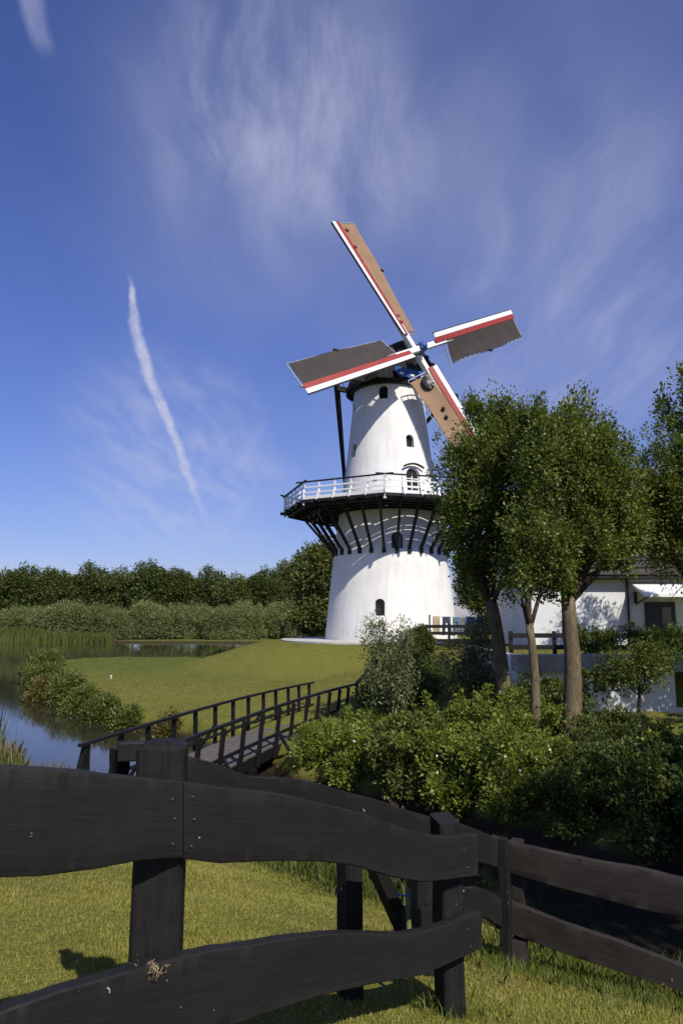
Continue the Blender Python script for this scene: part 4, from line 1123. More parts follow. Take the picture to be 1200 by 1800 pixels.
l1 = (3.98, 17.0, gz(3.98, 17.0)); kw = dict(upright_shoots=80, upright=0.35, stretch=(0.9, 0.9, 1.35), shell=0.5)
tree('pollard_tree', l1, 'leaning round-crowned tree nearest the mill tower, left of the bank trees', 'tree', 'trees on the ditch bank',
     lobes_at(l1, [(2.95, 17.0, 4.7, 0.72, 0.9, 1.35), (3.75, 17.3, 5.6, 0.7, 0.85, 1.25), (2.85, 17.1, 3.6, 0.55, 0.7, 0.8), (3.5, 16.6, 3.9, 0.8, 0.8, 1.2), (4.35, 17.0, 4.6, 0.75, 0.9, 1.4), (3.75, 17.2, 3.0, 0.6, 0.7, 0.75), (4.3, 16.6, 3.4, 0.6, 0.7, 0.9), (3.3, 16.7, 5.0, 0.7, 0.6, 1.2), (4.1, 16.9, 5.7, 0.5, 0.5, 0.9), (3.15, 17.0, 2.75, 0.4, 0.5, 0.5)]),
     820, 72, 0.235, 0.076, 'leaf_tree', 'bark', 0.20, 2.9, 21, (-0.45, 0), **kw)
l2 = (3.98, 14.85, gz(3.98, 14.85))
tree('pollard_tree', l2, 'slender middle tree with the thinnest trunk between the two thick bank trunks', 'tree', 'trees on the ditch bank',
     lobes_at(l2, [(4.15, 14.8, 3.9, 0.6, 0.7, 1.2), (3.9, 14.75, 2.9, 0.5, 0.6, 0.7), (4.35, 14.85, 5.0, 0.45, 0.6, 1.0), (3.65, 14.8, 2.2, 0.35, 0.4, 0.4), (4.4, 14.8, 2.6, 0.35, 0.4, 0.5)]),
     330, 66, 0.225, 0.072, 'leaf_tree', 'bark', 0.115, 2.7, 22, (-0.08, 0.05), **kw)
l3 = (4.93, 15.6, gz(4.93, 15.6))
tree('pollard_tree', l3, 'thickest straight-trunked tree on the bank, before the white house wall', 'tree', 'trees on the ditch bank',
     lobes_at(l3, [(4.65, 15.6, 4.7, 0.7, 0.8, 1.3), (5.15, 15.7, 5.5, 0.5, 0.65, 1.0), (5.8, 15.6, 4.8, 0.55, 0.75, 1.15), (6.25, 15.7, 4.0, 0.55, 0.75, 1.0), (5.3, 15.2, 4.0, 0.85, 0.8, 1.2), (6.2, 15.9, 3.2, 0.5, 0.6, 0.55), (4.75, 15.3, 3.3, 0.65, 0.7, 0.8), (5.2, 15.1, 4.8, 0.75, 0.6, 1.1), (5.6, 15.4, 3.1, 0.5, 0.6, 0.5), (4.55, 15.4, 2.4, 0.4, 0.45, 0.45)]),
     900, 72, 0.235, 0.076, 'leaf_tree', 'bark', 0.215, 3.0, 23, (0.02, 0), **kw)
l4 = (9.3, 17.5, gz(9.3, 17.5))
tree('pollard_tree', l4, 'tall tree cut off by the right edge of the picture', 'tree', 'trees on the ditch bank',
     lobes_at(l4, [(8.35, 17.4, 4.9, 0.8, 0.9, 1.7), (9.2, 17.5, 5.9, 1.1, 1.1, 1.8), (8.1, 17.3, 3.7, 0.75, 0.9, 1.2), (10.1, 17.6, 5.2, 1.1, 1.1, 2.0), (9.1, 17.2, 4.3, 1.2, 1.1, 1.6), (7.65, 17.6, 3.6, 0.5, 0.6, 0.8)]),
     1000, 66, 0.25, 0.08, 'leaf_tree', 'bark', 0.24, 2.0, 24, (0, 0), **kw)
for i, (x, y, sd) in enumerate(((9.3, 8.2, 25), (11.8, 11.0, 26), (8.9, 4.9, 27), (14.0, 27.2, 28), (12.3, 18.6, 29))):  # last two trees are unseen, added to shade house and terrace wall
    l5 = (x, y, gz(x, y))
    tree('pollard_tree', l5, ['tree beside the ditch, nearest beyond the right picture edge', 'tree set back from the ditch beyond the right picture edge', 'tree by the ditch fence beyond the right picture edge', 'unseen tall tree added beyond the right picture edge to shade the house', 'unseen tree added beyond the right picture edge to shade the terrace wall'][i], 'tree', 'trees outside the right picture edge',
         [(0, 0, 5.2, 1.7, 1.7, 2.2), (-0.8, 0.3, 3.9, 1.4, 1.3, 1.7), (0.9, -0.2, 4.2, 1.3, 1.4, 1.7)], 520, 40, 0.36, 0.13, 'leaf_tree', 'bark', 0.22, 2.0, sd, **kw)

l6 = (7.9, 1.9, gz(7.9, 1.9))  # unseen tree, added so its crown darkens the right-hand ditch bushes
tree('pollard_tree', l6, 'unseen tall tree added on the near bank to shade the ditch bushes', 'tree', 'trees outside the right picture edge',
     [(0, 0, 8.6, 1.9, 1.9, 2.0), (-1.2, 0.6, 7.2, 1.4, 1.4, 1.5), (1.2, -0.4, 7.4, 1.4, 1.4, 1.5)], 300, 36, 0.42, 0.15, 'leaf_tree', 'bark', 0.3, 4.6, 41, shell=0.5)

# ---- small silvery tree and willow shrub on the bank in front of the mill
lo = (1.36, 17.2, gz(1.36, 17.2))
tree('silvery_sapling', lo, 'small silvery-leaved tree on a thin pale stem in front of the mill', 'tree', None,
     lobes_at(lo, [(1.15, 17.2, 0.45, 0.5, 0.5, 0.8), (0.85, 17.2, 1.1, 0.3, 0.35, 0.6), (1.45, 17.2, 0.95, 0.33, 0.4, 0.6), (1.5, 17.1, 0.1, 0.36, 0.4, 0.5), (0.85, 17.2, 0.15, 0.34, 0.4, 0.5)]),
     330, 30, 0.17, 0.075, 'leaf_olive', 'bark_pale', 0.026, 0.95, 31, (-0.16, 0), asp=0.32, shell=0.55, upright=0.35, stretch=(1, 1, 1.3))
lw = (3.35, 19.0, gz(3.35, 19.0))
shrub('willow_shrub', lw, 'feathery pale green willow shrub leaning against the left bank trunk', None,
      lobes_at(lw, [(3.35, 19.0, 0.25, 0.75, 0.7, 1.0), (3.85, 19.0, -0.1, 0.6, 0.6, 0.9), (3.0, 18.8, -0.5, 0.5, 0.5, 0.6), (3.6, 18.7, 0.95, 0.45, 0.5, 0.6)]),
      420, 30, 0.2, 0.085, 'leaf_olive', 32, asp=0.3, shell=0.55, upright=0.25, stretch=(1, 1, 1.4))
ld_ = (1.15, 21.2, gz(1.15, 21.2))
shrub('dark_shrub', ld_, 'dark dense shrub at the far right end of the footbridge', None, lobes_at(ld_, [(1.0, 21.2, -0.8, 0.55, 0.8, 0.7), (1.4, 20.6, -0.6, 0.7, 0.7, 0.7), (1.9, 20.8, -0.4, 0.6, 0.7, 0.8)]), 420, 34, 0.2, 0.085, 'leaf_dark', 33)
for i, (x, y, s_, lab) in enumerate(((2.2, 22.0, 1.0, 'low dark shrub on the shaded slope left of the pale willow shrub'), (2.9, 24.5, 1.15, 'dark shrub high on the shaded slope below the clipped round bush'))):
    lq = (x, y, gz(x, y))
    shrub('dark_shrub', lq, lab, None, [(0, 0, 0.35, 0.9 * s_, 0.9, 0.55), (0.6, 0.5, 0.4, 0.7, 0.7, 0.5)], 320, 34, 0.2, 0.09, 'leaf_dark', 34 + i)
lt = (3.75, 34.5, gz(3.75, 34.5))
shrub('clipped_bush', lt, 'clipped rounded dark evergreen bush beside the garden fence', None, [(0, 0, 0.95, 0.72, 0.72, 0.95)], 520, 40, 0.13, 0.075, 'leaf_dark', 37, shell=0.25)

# ---- leafy bushes on the far bank of the ditch
bsp = [  # x, y, spread, height, material, label
    (-0.45, 16.8, 0.62, 0.5, 'leaf_bush', 'bright leafy bush beside the footbridge, leftmost on the ditch bank'),
    (0.35, 16.0, 0.8, 0.66, 'leaf_bush', 'bright bush below the silvery sapling, second along the ditch from the footbridge'),
    (1.35, 15.2, 0.85, 0.70, 'leaf_bank', 'olive-green bush at the water, third along the ditch from the footbridge'),
    (2.25, 14.2, 0.85, 0.85, 'leaf_bush', 'bright bush with white flowers at the water below the leaning tree'),
    (3.1, 13.2, 0.80, 0.95, 'leaf_bush', 'bright bush with pale flowers overhanging the ditch before the slender trunk'),
    (0.85, 17.9, 0.8, 0.55, 'leaf_bush', 'bushy growth round the foot of the silvery sapling'),
    (1.9, 17.0, 0.9, 0.65, 'leaf_tree', 'mid-green bush behind the ditch-side row, just right of the sapling stem'),
    (2.9, 15.9, 0.85, 0.85, 'leaf_bush', 'tall bright bush at the foot of the leaning tree'),
    (3.55, 14.9, 0.70, 0.95, 'leaf_bush', 'bright bush close against the slender middle trunk'),
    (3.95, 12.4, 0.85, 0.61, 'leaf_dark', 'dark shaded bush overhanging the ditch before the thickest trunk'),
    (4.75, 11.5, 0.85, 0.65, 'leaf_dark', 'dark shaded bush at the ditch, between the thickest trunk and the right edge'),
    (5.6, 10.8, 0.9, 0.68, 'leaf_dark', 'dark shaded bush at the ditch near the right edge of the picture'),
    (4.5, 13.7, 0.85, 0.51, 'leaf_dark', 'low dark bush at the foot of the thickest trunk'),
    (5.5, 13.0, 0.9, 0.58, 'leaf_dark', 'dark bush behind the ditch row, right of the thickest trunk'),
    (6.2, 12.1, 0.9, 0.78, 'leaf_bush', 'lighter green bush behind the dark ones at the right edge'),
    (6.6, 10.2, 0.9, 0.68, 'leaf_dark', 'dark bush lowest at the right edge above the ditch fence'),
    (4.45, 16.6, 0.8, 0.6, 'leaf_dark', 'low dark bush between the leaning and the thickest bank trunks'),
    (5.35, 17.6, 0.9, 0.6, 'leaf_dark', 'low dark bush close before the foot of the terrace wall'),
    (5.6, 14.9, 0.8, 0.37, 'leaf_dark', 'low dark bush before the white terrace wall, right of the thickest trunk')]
for i, (x, y, sp_, h_, mt, lab) in enumerate(bsp):
    lq = (x, y, gz(x, y)); g = np.random.default_rng(50 + i)
    lob = [(0, 0, h_ * 0.45, sp_ * 0.8, sp_ * 0.8, h_ * 0.6)]
    for q in range(4):
        a = g.uniform(0, 6.28); lob.append((math.cos(a) * sp_ * 0.55, math.sin(a) * sp_ * 0.55, h_ * g.uniform(0.15, 0.75), sp_ * 0.5, sp_ * 0.5, h_ * 0.42))
    lob.append((-0.25, -0.55 * sp_, 0.0, sp_ * 0.6, sp_ * 0.45, 0.4))
    for q in range(14): lob.append((g.normal(0, .55) * sp_, g.normal(0, .45) * sp_, h_ * g.uniform(.75, 1.25), .09, .09, g.uniform(.15, .38)))
    r_ = shrub('leafy_bush', lq, lab, 'bushes along the ditch', lob, 380, 46, 0.14, 0.06 + 0.018 * ((i * 5) % 4) / 3, mt, 60 + i, asp=0.5 + 0.12 * (i % 3), shell=0.45, upright=0.25, stems=9)
    nf = {3: 3, 4: 5, 1: 1, 7: 2}.get(i, 0)
    for q in range(nf):
        a = g.uniform(-2.6, -0.5); fx, fy, fz = math.cos(a) * sp_ * g.uniform(.6, .95), math.sin(a) * sp_ * g.uniform(.7, 1.0), h_ * g.uniform(0.35, 0.95)
        m = MB(); pr_ = []
        for k in range(5):
            t = 2 * math.pi * k / 5; pr_ += [(fx, fy, fz), (fx + .019 * math.cos(t - .5), fy - .012 + .01 * math.sin(t), fz + .019 * math.sin(t - .5)), (fx + .024 * math.cos(t), fy - .02, fz + .024 * math.sin(t)), (fx + .019 * math.cos(t + .5), fy - .012, fz + .019 * math.sin(t + .5))]
        me = fast_mesh('flower', np.array(pr_), 4); obj('flower', me, 'flower', r_)
ls = (6.75, 16.6, gz(6.75, 16.6) - 0.1)
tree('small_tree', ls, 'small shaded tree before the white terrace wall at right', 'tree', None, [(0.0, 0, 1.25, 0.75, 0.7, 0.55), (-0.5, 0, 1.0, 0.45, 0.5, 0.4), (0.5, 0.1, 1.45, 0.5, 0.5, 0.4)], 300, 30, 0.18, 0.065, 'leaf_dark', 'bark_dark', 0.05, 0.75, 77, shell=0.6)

# ---- shrubs on the meadow's bank by the pond
bank = [(-18.2, 45.2, 1.7, 1.6, 'leaf_bank', 'tallest leafy shrub at the outer tip of the meadow bank'), (-15.6, 40.2, 1.6, 1.9, 'leaf_bank', 'leafy shrub second from the tip of the meadow bank'),
        (-13.9, 36.6, 1.5, 1.7, 'leaf_bank', 'rounded green shrub above the rusty one on the meadow bank'), (-12.9, 33.2, 1.35, 1.3, 'leaf_rust', 'rusty brown-leaved shrub leaning over the pond'),
        (-11.2, 31.6, 1.2, 1.7, 'leaf_bank', 'upright green shrub beside the rusty one on the pond bank'), (-9.6, 28.8, 1.2, 1.2, 'leaf_bank', 'spreading green shrub midway between rusty shrub and footbridge'),
        (-8.0, 26.6, 1.05, 1.05, 'leaf_bank', 'low grassy shrub on the pond bank nearer the footbridge'), (-6.6, 24.8, 0.8, 0.8, 'leaf_bank', 'low shrub on the pond bank beside the footbridge'),
        (-4.9, 23.0, 0.5, 0.8, 'leaf_rust', 'small twiggy reddish shrub behind the footbridge railing')]
for i, (x, y, sp_, h_, mt, lab) in enumerate(bank):
    x -= 0.4; y -= 0.3; sp_ *= 0.55; h_ *= 0.70
    lq = (x, y, max(gz(x, y), WATER)); g = np.random.default_rng(90 + i)
    lob = [(0, 0, h_ * 0.45, sp_ * 0.75, sp_ * 0.75, h_ * 0.55)] + [(g.normal(0, .5) * sp_, g.normal(0, .4) * sp_, h_ * g.uniform(.15, .6), sp_ * .5, sp_ * .5, h_ * .4) for q in range(4)]
    lob.append((-0.4 * sp_, -0.5 * sp_, 0.0, sp_ * .7, sp_ * .6, .4))
    shrub('bank_shrub', lq, lab, 'shrubs on the pond bank', lob, 460, 26, 0.22, 0.11, mt, 100 + i, asp=0.42, shell=0.4, upright=0.5, stretch=(.9, .9, 1.4))


# ---- reeds: tapering upright blades
def blades(name, xy, h, w, lean, g, z=None, segs=2):
    N = len(xy); x, y = xy[:, 0], xy[:, 1]; z0 = height(x, y) if z is None else z
    a = g.uniform(0, 2 * math.pi, N); b = g.uniform(0, 2 * math.pi, N); ln = lean * g.uniform(0.2, 1.3, N) * h
    base = np.stack([x, y, z0 - 0.01], 1); side = np.stack([np.cos(a), np.sin(a), 0 * a], 1) * (w / 2)[:, None]
    mid = base + np.stack([np.cos(b) * ln * 0.3, np.sin(b) * ln * 0.3, h * 0.6], 1); tip = base + np.stack([np.cos(b) * ln, np.sin(b) * ln, h * (1 - 0.25 * (ln / h) ** 2)], 1)
    if segs == 1: return fast_mesh(name, np.stack([base - side, base + side, tip], 1).reshape(-1, 3), 3)
    v = np.stack([base - side, base + side, mid + side * 0.75, tip, mid - side * 0.75], 1)
    return fast_mesh(name, v.reshape(-1, 3), 5)


def clump(name, label, cat, cx, cy, rx, ry, n, h, w, lean, mat, seed, kind=None, group=None):
    g = np.random.default_rng(seed); p = g.normal(0, 0.5, (n, 2)) * (rx, ry)
    root = thing(name, (cx, cy, gz(cx, cy)), label, cat, group)
    xy = p + (cx, cy); z = np.maximum(height(xy[:, 0], xy[:, 1]), WATER - 0.3) - gz(cx, cy)
    ob_ = obj('blades', blades(name, p, h * g.uniform(.5, 1.15, n), w * g.uniform(.7, 1.3, n), lean, g, z), mat, root); ob_['kind'] = 'stuff'; return root


clump('reed_clump', 'tall green reeds at the left edge of the pond', 'reeds', -11.2, 21.2, 0.9, 0.9, 2200, 1.6, 0.03, 0.25, 'reed', 201)
clump('reed_clump', 'dry straw-coloured reeds at the near pond edge left of the footbridge', 'reeds', -6.7, 16.7, 1.2, 0.5, 1500, 0.62, 0.014, 0.35, 'reed_dry', 202)
clump('reed_clump', 'dry grass stalks by the near end post of the footbridge', 'reeds', -5.2, 14.4, 0.7, 0.35, 700, 0.5, 0.012, 0.4, 'reed_dry', 203)
clump('reed_clump', 'thin reeds in the water beyond the meadow, left of the mound', 'reeds', -13.0, 58.2, 7.5, 0.35, 1300, 0.7, 0.03, 0.3, 'reed', 205)
for i, (x, y, lab) in enumerate(((1.35, 5.35, 'weedy clump on the ditch edge just behind the ditch fence post'), (2.15, 5.0, 'weedy clump behind the ditch fence, midway to the right edge'), (2.9, 4.75, 'weedy clump behind the ditch fence at the right edge'))):
    clump('weed_clump', lab, 'weeds', x, y, 0.45, 0.25, 300, 0.19, 0.008, 0.7, 'leaf_dark', 220 + i)
g = np.random.default_rng(210); n = 9000
xy = np.stack([g.uniform(-62, -34, n), 106 + g.normal(0, 1.1, n)], 1)
o = bpy.data.objects.new('reed_bed', blades('reed_bed', xy, g.uniform(0.9, 1.9, n), np.full(n, 0.09), 0.15, g, np.maximum(height(xy[:, 0], xy[:, 1]), WATER - .2)))
o.data.materials.append(M['reed']); C.objects.link(o); tag(o, 'bright green reed bed along the far shore at left', 'reeds', kind='stuff')

# ---- far shore: willow bushes, and the dark row of trees behind them
g = np.random.default_rng(300)
protos = []
for v in range(3):
    lob = [(0, 0, 2.7, 2.7, 2.2, 2.6)] + [(g.uniform(-2.2, 2.2), g.uniform(-1.2, 1.2), g.uniform(1.2, 4.4), 1.5, 1.4, 1.6) for q in range(5)] + [(0, -1.4, 0.8, 2.6, 1.2, 0.9)]
    protos.append((crown_mesh('foliage', lob, 1000, 30, 0.5, 0.25, g, asp=0.32, shell=0.35, upright=0.5, stretch=(.8, .8, 1.5), zmin=-0.2), None))
stemm = MB()
for q in range(6): limb(stemm, (g.normal(0, .3), g.normal(0, .3), -.4), (g.normal(0, 1.6), g.normal(0, 1), 3.4), .12, .03, g, 6, 5)
stem_me = stemm.mesh('stems', (0, 0, 0), True); stem_me.materials.append(M['bark_dark'])
for p_, _ in protos: p_.materials.append(M['leaf_willow'])
xs = np.arange(-63, 9, 4.1)
for i, x in enumerate(xs):
    y = 110.5 + g.normal(0, 1.0); s_ = g.uniform(0.86, 1.08) * (0.97 if x < -30 else 0.95)
    lab = 'grey-green willow bush on the far shore, ' + ORD[i] + ' in the row from the left'
    r_ = thing('willow_bush', (x + g.normal(0, .4), y, gz(x, y)), lab, 'shrub', 'willow bushes on the far shore'); r_.rotation_euler = (0, 0, g.choice([0, math.pi]) + g.normal(0, .2)); r_.scale = (s_ * 1.15, s_, s_)
    for nm_, me_ in (('foliage', protos[i % 3][0]), ('stems', stem_me)):
        d_ = bpy.data.objects.new(nm_, me_); C.objects.link(d_); d_.parent = r_
protos = []
for v in range(4):
    lob = [(0, 0, 7.4, 3.1, 2.8, 3.8), (0, -.6, 4.0, 3.3, 2.6, 2.4)] + [(g.uniform(-2.4, 2.4), g.uniform(-1.8, 1.0), g.uniform(5, 10.4), 1.7, 1.6, 1.6) for q in range(7)]
    me_ = crown_mesh('crown', lob, 1100, 34, 0.75, 0.28, g, asp=0.65, shell=0.33); me_.materials.append(M['leaf_far' if v % 2 == 0 else 'leaf_far_b'])
    tm = MB(); limb(tm, (0, 0, -.5), (0.2, 0, 4.5), .34, .2, g, 10, 6, .03, .02)
    for q in range(6): limb(tm, (0.2, 0, 3.8), (g.normal(0, 2), g.normal(0, 1.6), g.uniform(6, 10)), .16, .03, g, 6, 5)
    tme = tm.mesh('trunk', (0, 0, 0), True); tme.materials.append(M['bark_dark']); protos.append((me_, tme))
xs = [-66, -60.2, -55.5, -49.5, -44.6, -39.2, -33.8, -28.2, -23.4, -18.6, -13.2, -8.4, -3.4, 2.5, 9]
hs = [0.90, 0.95, 1.02, 0.92, 1.06, 0.98, 1.08, 0.93, 1.0, 0.88, 0.97, 1.04, 0.95, 0.98, 1.0]
for i, x in enumerate(xs):
    y = 126 + g.normal(0, 1.6); lab = 'dark broad-crowned tree in the far row, ' + ORD[i] + ' from the left'
    r_ = thing('broadleaf_tree', (x, y, gz(x, y)), lab, 'tree', 'far row of trees'); r_.rotation_euler = (0, 0, g.choice([0, math.pi]) + g.normal(0, .3)); r_.scale = (hs[i] * g.uniform(1.08, 1.28), hs[i], hs[i] * 1.03)
    for nm_, me_ in (('crown', protos[i % 4][0]), ('trunk', protos[i % 4][1])):
        d_ = bpy.data.objects.new(nm_, me_); C.objects.link(d_); d_.parent = r_
for x, y, s_, v, lab in ((-1.7, 84.0, 1.24, 1, 'tall rounded tree showing behind the left side of the mill'), (12.6, 62.0, 0.72, 2, 'green tree behind the garden between mill and bank trees'), (17.5, 66.0, 0.8, 0, 'tree behind the garden hidden mostly by the bank trees')):
    r_ = thing('broadleaf_tree', (x, y, gz(x, y)), lab, 'tree'); r_.scale = (s_, s_, s_)
    for nm_, me_ in (('crown', protos[v][0]), ('trunk', protos[v][1])):
        d_ = bpy.data.objects.new(nm_, me_); C.objects.link(d_); d_.parent = r_

# ---- lawn: short mown blades, longer grass along fence and ditch
g = np.random.default_rng(400)
def lawn_pts(n, ymin, ymax, kx, pw, g):
    y = ymin + (ymax - ymin) * g.uniform(0, 1, n) ** pw; x = g.uniform(-1, 1, n) * (kx * y + 0.4); return np.stack([x, y], 1)


xy = np.concatenate([lawn_pts(330000, 1.7, 9.0, 0.52, 1.5, g), lawn_pts(90000, 6.0, 17.0, 0.5, 1.0, g)])
d = sdist(NEAR, xy[:, 0], xy[:, 1]); xy = xy[d > 0.2]; n = len(xy); yy = xy[:, 1]
dens = 0.5 + 0.5 * np.sin(xy[:, 0] * 3.1 + np.sin(yy * 2.3)) * np.sin(yy * 2.7 + 1)
hh = (0.010 + 0.014 * g.uniform(0, 1, n) + 0.014 * dens) * (1 + 0.02 * yy)
o = bpy.data.objects.new('lawn_grass', blades('lawn_grass', xy, hh, 0.0035 + 0.0011 * yy * g.uniform(.6, 1.2, n), 0.9, g, None, 1)); o.data.materials.append(M['blade']); C.objects.link(o)
tag(o, 'short mown olive-green grass on the near dike', 'grass', kind='stuff')
pts = []
for A, B, n, wd in ((HA, (2.3, 3.8), 5200, 0.20), ((1.05, 4.9), (2.5, 4.2), 4200, 0.35), (P2, (P2[0] + .02, P2[1] + .02), 260, .10), (HA, GB_, 300, .12), ((0.5, 4.3), (1.0, 4.8), 1600, .25)):
    t = g.uniform(0, 1, n)[:, None]; pts.append(np.array(A) * (1 - t) + np.array(B) * t + g.normal(0, wd, (n, 2)))
xy = np.concatenate(pts); n = len(xy)
o = bpy.data.objects.new('long_grass', blades('long_grass', xy, g.uniform(.025, .10, n), g.uniform(.003, .0055, n), 0.55, g)); o.data.materials.append(M['blade_long']); C.objects.link(o)
tag(o, 'longer bright green grass along the ditch fence', 'grass', kind='stuff')
# rough verge along the near edge of the ditch
n = 16000; t = g.uniform(0, 1, n); seg = np.array([(-8, 17.4), (-5, 13.6), (-3, 11.5), (-0.4, 9.2), (0.7, 7.2)]); u = t * (len(seg) - 1); k = np.minimum(u.astype(int), len(seg) - 2)
xy = seg[k] + (seg[k + 1] - seg[k]) * (u - k)[:, None] + g.normal(0, 0.4, (n, 2)); zz = height(xy[:, 0], xy[:, 1]); xy = xy[zz > WATER - .15]; n = len(xy)
o = bpy.data.objects.new('verge_grass', blades('verge_grass', xy, g.uniform(.06, .32, n), g.uniform(.006, .014, n), 0.6, g)); o.data.materials.append(M['reed']); C.objects.link(o)
tag(o, 'rough green verge along the near side of the ditch', 'grass', kind='stuff')
# meadow and mound
n = 170000; xy = np.stack([g.uniform(-21, 9, n), 17 + 41 * g.uniform(0, 1, n) ** 0.9], 1)
d = sdist(ISLE, xy[:, 0], xy[:, 1]); r_ = np.hypot(xy[:, 0] - MILL[0], xy[:, 1] - MILL[1]); xy = xy[(d > 0.25) & (r_ > 7.5) & (xy[:, 0] < 0.6 * xy[:, 1])]; n = len(xy)
o = bpy.data.objects.new('meadow_grass', blades('meadow_grass', xy, g.uniform(.03, .075, n), g.uniform(.02, .04, n), 0.9, g, None, 1)); o.data.materials.append(M['blade_meadow']); C.objects.link(o)
tag(o, 'short olive grass on the meadow and mill mound', 'grass', kind='stuff')

# ================================================================== HOUSE AND GARDEN
# terrace wall: white wall under a thick slab
tw_ = thing('terrace_wall', (8, 22.2, -1.5), 'shaded white terrace wall with thick grey slab behind the bank trees', 'wall')
m = MB(); m.box((7.8, 22.25, -0.95), (4.6, 0.3, 2.1)); m.build('wall', 'wall_paint', tw_)
m = MB(); m.box((13.6, 22.25, -1.55), (7.0, 0.3, 0.9)); m.box((15.2, 22.252, -0.5), (3.8, 0.296, 1.2)); m.build('wall', 'wall_paint', tw_)
m = MB(); m.box((11.7, 22.9, -0.45), (3.4, 0.1, 1.6)); m.build('recess', 'dark_paint', tw_)
m = MB(); m.box((11.2, 22.15, 0.22), (11.9, 0.75, 0.5)); m.build('slab', 'slab', tw_, bevel=0.02)
m = MB(); m.box((5.55, 27.0, -0.4), (0.3, 9.2, 1.6)); m.build('side_wall', 'wall_paint', tw_)

# house
HX0, HX1, HY0, HY1, HZ = 8.6, 24.0, 33.0, 41.0, 0.15
house = thing('house', (16, 37, HZ), 'white rendered house with grey-brown tiled roof behind the trees at right', 'house')
m = MB(); m.box(((HX0 + HX1) / 2, (HY0 + HY1) / 2, HZ + 1.75), (HX1 - HX0, HY1 - HY0, 3.7)); m.build('wall', 'wall_paint', house)
zr, ze = 8.2, 3.5; ym = (HY0 + HY1) / 2
for x in (HX0 + 0.02, HX1 - 0.02):
    m = MB(); m.prism([(x, HY0 + 0.3, ze), (x, HY1 - 0.3, ze), (x, ym, zr - .25)], (0.18 if x < 12 else -0.18, 0, 0)); m.build('gable', 'wall_paint', house)
rf = MB(); rf.prism([(HX0 - .35, HY0 - .45, ze - .02), (HX0 - .35, ym, zr), (HX0 - .35, ym, zr - .16), (HX0 - .35, HY0 - .45, ze - .2)], (HX1 - HX0 + .7, 0, 0))
rf.prism([(HX0 - .35, HY1 + .45, ze - .02), (HX0 - .35, ym + .001, zr), (HX0 - .35, ym + .001, zr - .16), (HX0 - .35, HY1 + .45, ze - .2)], (HX1 - HX0 + .7, 0, 0)); roof = rf.build('roof', 'tile', house)
for i in range(13):
    q0 = i / 13; y0_, z0_ = HY0 - .45 + (ym - HY0 + .45) * q0, ze + (zr - ze) * q0
    m = MB(); m.beam((HX0 - .35, y0_, z0_ + .05), (HX1 + .35, y0_, z0_ + .05), 0.12, 0.07); m.build('tile_course', 'tile', roof)
m = MB(); m.box((16.0, ym, zr + .3), (0.8, 0.8, 1.5)); m.build('chimney', 'tile', roof)
m = MB(); m.tube([(13.15, HY0 - .08, HZ - .1), (13.15, HY0 - .08, ze - .1)], 0.05, 8); m.build('downpipe', 'dark_paint', house)
m = MB(); m.beam((HX0 - .35, HY0 - .5, ze - .1), (HX1 + .35, HY0 - .5, ze - .1), 0.12, 0.1); m.build('gutter', 'dark_paint', house)
m = MB(); m.box((14.6, HY0 - .06, HZ + 1.05), (1.35, 0.1, 2.2)); dr = m.build('door', 'dark_paint', house)
m = MB(); m.box((14.85, HY0 - .12, HZ + 1.35), (0.42, 0.04, 1.1)); m.build('pane', 'glass', dr)
m = MB(); m.box((14.2, HY0 - .13, HZ + 1.05), (0.05, 0.06, 0.16)); m.build('handle', 'grey_iron', dr)
for x in (18.2, 21.2):
    m = MB(); m.box((x, HY0 - .04, HZ + 1.75), (1.25, 0.1, 1.25)); wn = m.build('window', 'white_paint', house)
    for dx in (-.3, .3): m = MB(); m.box((x + dx, HY0 - .1, HZ + 1.75), (0.52, 0.03, 1.05)); m.build('pane', 'glass', wn)
# porch roof over the door
pc = MB(); pc.prism([(13.3, HY0 - .02, HZ + 3.05), (13.3, HY0 - 1.7, HZ + 2.45), (13.3, HY0 - 1.7, HZ + 2.33), (13.3, HY0 - .02, HZ + 2.93)], (3.6, 0, 0)); po = pc.build('porch_roof', 'white_paint', house)
for x in (13.5, 16.7):
    m = MB(); m.beam((x, HY0 - .1, HZ + 2.05), (x, HY0 - 1.5, HZ + 2.36), 0.07, 0.07, (1, 0, 0)); m.build('porch_stay', 'dark_paint', po)
    m = MB(); m.beam((x, HY0 - .08, HZ + 2.1), (x, HY0 - .08, HZ + 2.6), 0.14, 0.1, (1, 0, 0)); m.build('porch_bracket', 'dark_paint', po)

def rail_fence(label, a, b, n, zs_, hh):
    a = np.array(a); b = np.array(b); t_ = thing('garden_fence', ((a[0] + b[0]) / 2, (a[1] + b[1]) / 2, gz((a[0] + b[0]) / 2, (a[1] + b[1]) / 2)), label, 'fence')
    base = max(gz(*a), gz(*b))
    for i in range(n):
        p = a + (b - a) * i / (n - 1); m = MB(); m.beam((p[0], p[1], base - .4), (p[0], p[1], base + hh), 0.12, 0.12, (1, 0, 0)); m.build('post', 'bridge_wood', t_)
    for z in zs_:
        m = MB(); m.beam((a[0] - .1, a[1] - .08, base + z), (b[0] + .1, b[1] - .08, base + z), 0.05, 0.16); m.build('rail', 'bridge_wood', t_)
    return t_


rail_fence('dark three-rail garden fence under the washing line', (4.3, 36.5), (7.7, 36.5), 4, (0.22, 0.58, 0.92), 1.02)
rail_fence('dark two-rail fence along the terrace below the house', (5.9, 25.2), (16.5, 25.2), 8, (0.35, 0.75), 0.9)
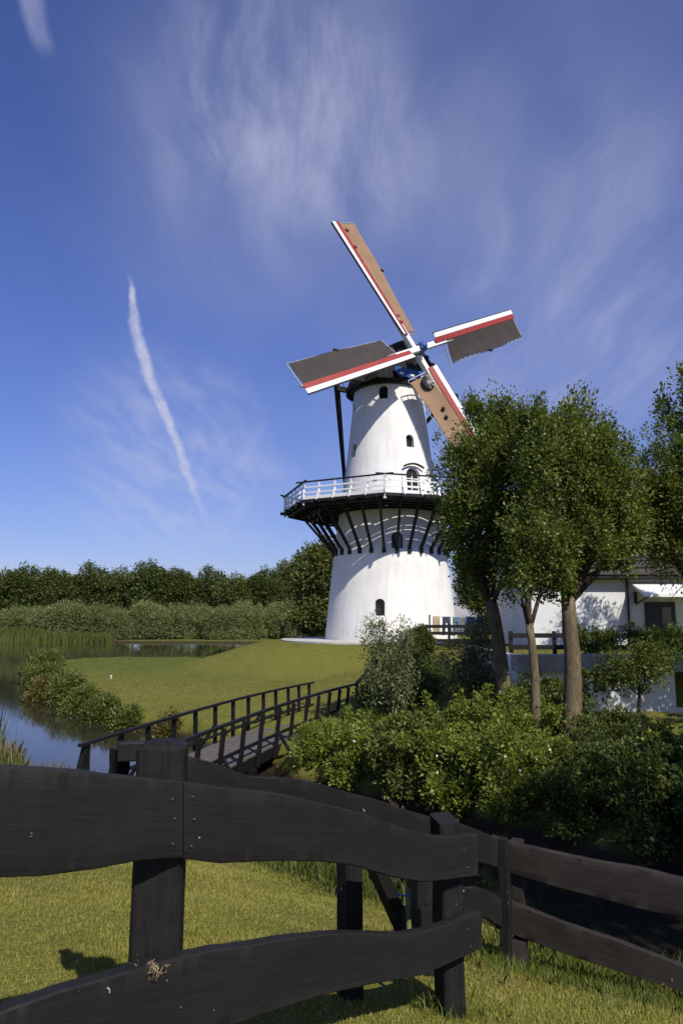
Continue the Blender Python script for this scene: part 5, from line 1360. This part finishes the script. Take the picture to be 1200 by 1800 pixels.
# washing line
wl = thing('washing_line', (6.0, 37.6, gz(6.0, 37.6)), 'washing line on two posts in the mill garden', 'washing line'); z0 = gz(6.0, 37.6)
for x in (4.6, 7.5):
    m = MB(); m.tube([(x, 37.6, z0 - .2), (x, 37.6, z0 + 1.75)], 0.04, 8); m.build('post', 'bridge_wood', wl)
m = MB(); m.tube([(x, 37.6, z0 + 1.70 - .06 * math.sin(math.pi * (x - 4.6) / 2.9)) for x in np.linspace(4.6, 7.5, 12)], 0.008, 5); m.build('cord', 'rope', wl)


def garment(name, label, cat, x, w, h, mat, seed, legs=False):
    g = np.random.default_rng(seed); z1 = z0 + 1.69 - .06 * math.sin(math.pi * (x - 4.6) / 2.9); m = MB()
    parts = [(x - w / 2, x + w / 2, 0, h, 0)] if not legs else [(x - w / 2, x + w / 2, 0, h * .32, 0), (x - w / 2, x - .03, h * .32, h, -.06), (x + .03, x + w / 2, h * .32, h, .06)]
    for (xa, xb, q0, q1, sh_) in parts:
        nu, nv = 8, 8; vs = []
        for side in (0, 1):
            for j in range(nv + 1):
                for i in range(nu + 1):
                    u = i / nu; q = q0 + (q1 - q0) * j / nv
                    vs.append((xa + (xb - xa) * u + sh_ * (j / nv), 37.6 - .015 + .03 * side + .035 * math.sin(u * 9 + seed + j * .4) * (.3 + q), z1 - q))
        n1 = nu + 1; N = n1 * (nv + 1); fs = []
        for j in range(nv):
            for i in range(nu):
                k = j * n1 + i; fs += [(k, k + 1, k + n1 + 1, k + n1), (N + k, N + k + n1, N + k + n1 + 1, N + k + 1)]
        for i in range(nu): fs += [(i, N + i, N + i + 1, i + 1), (nv * n1 + i, nv * n1 + i + 1, N + nv * n1 + i + 1, N + nv * n1 + i)]
        for j in range(nv): k = j * n1; fs += [(k, k + n1, N + k + n1, N + k), (k + nu, N + k + nu, N + k + nu + n1, k + nu + n1)]
        m.add(vs, fs)
    o = m.build(name, mat, None, smooth=True); tag(o, label, cat); return o


garment('towel', 'beige towel hanging at the left end of the washing line', 'towel', 4.95, 0.36, 0.95, 'towel', 1)
garment('jeans', 'dark blue jeans on the washing line beside the beige towel', 'jeans', 5.48, 0.42, 0.95, 'denim_dark', 2, True)
garment('jeans', 'pale faded jeans in the middle of the washing line', 'jeans', 6.05, 0.5, 0.95, 'denim', 3, True)
garment('shirt', 'faded blue shirt at the right end of the washing line', 'shirt', 6.7, 0.6, 0.75, 'denim', 4)
garment('trousers', 'dark trousers at the rightmost place on the washing line', 'trousers', 7.22, 0.36, 0.95, 'denim_dark', 5, True)
# rose bushes on the terrace
for i, (x, y, lab) in enumerate(((8.4, 24.2, 'sparse garden bush on the terrace above the white wall, left of the house door'), (10.3, 24.3, 'garden bush with pale bloom on the terrace before the house door'), (11.6, 24.4, 'rose bush at the right end of the terrace'))):
    shrub('garden_bush', (x, y, gz(x, y)), lab, None, [(0, 0, .55, .6, .5, .5), (.5, 0, .7, .45, .4, .4), (-.4, 0, .8, .4, .4, .35)], 170, 22, .17, .09, 'leaf_dark', 500 + i, shell=.6)
# white marker on the meadow
x, y = -11.7, 37.0
mk = MB(); mk.tube([(x, y, gz(x, y) - .1), (x, y, gz(x, y) + .09), (x, y, gz(x, y) + .11)], [.03, .03, .02], 10); mk.tube([(x, y, gz(x, y) + .11), (x, y, gz(x, y) + .15), (x, y, gz(x, y) + .17)], [.055, .06, .02], 10)
o = mk.build('marker_post', 'white_paint', None, smooth=True); tag(o, 'short white marker on the meadow by the pond shrubs', 'marker')
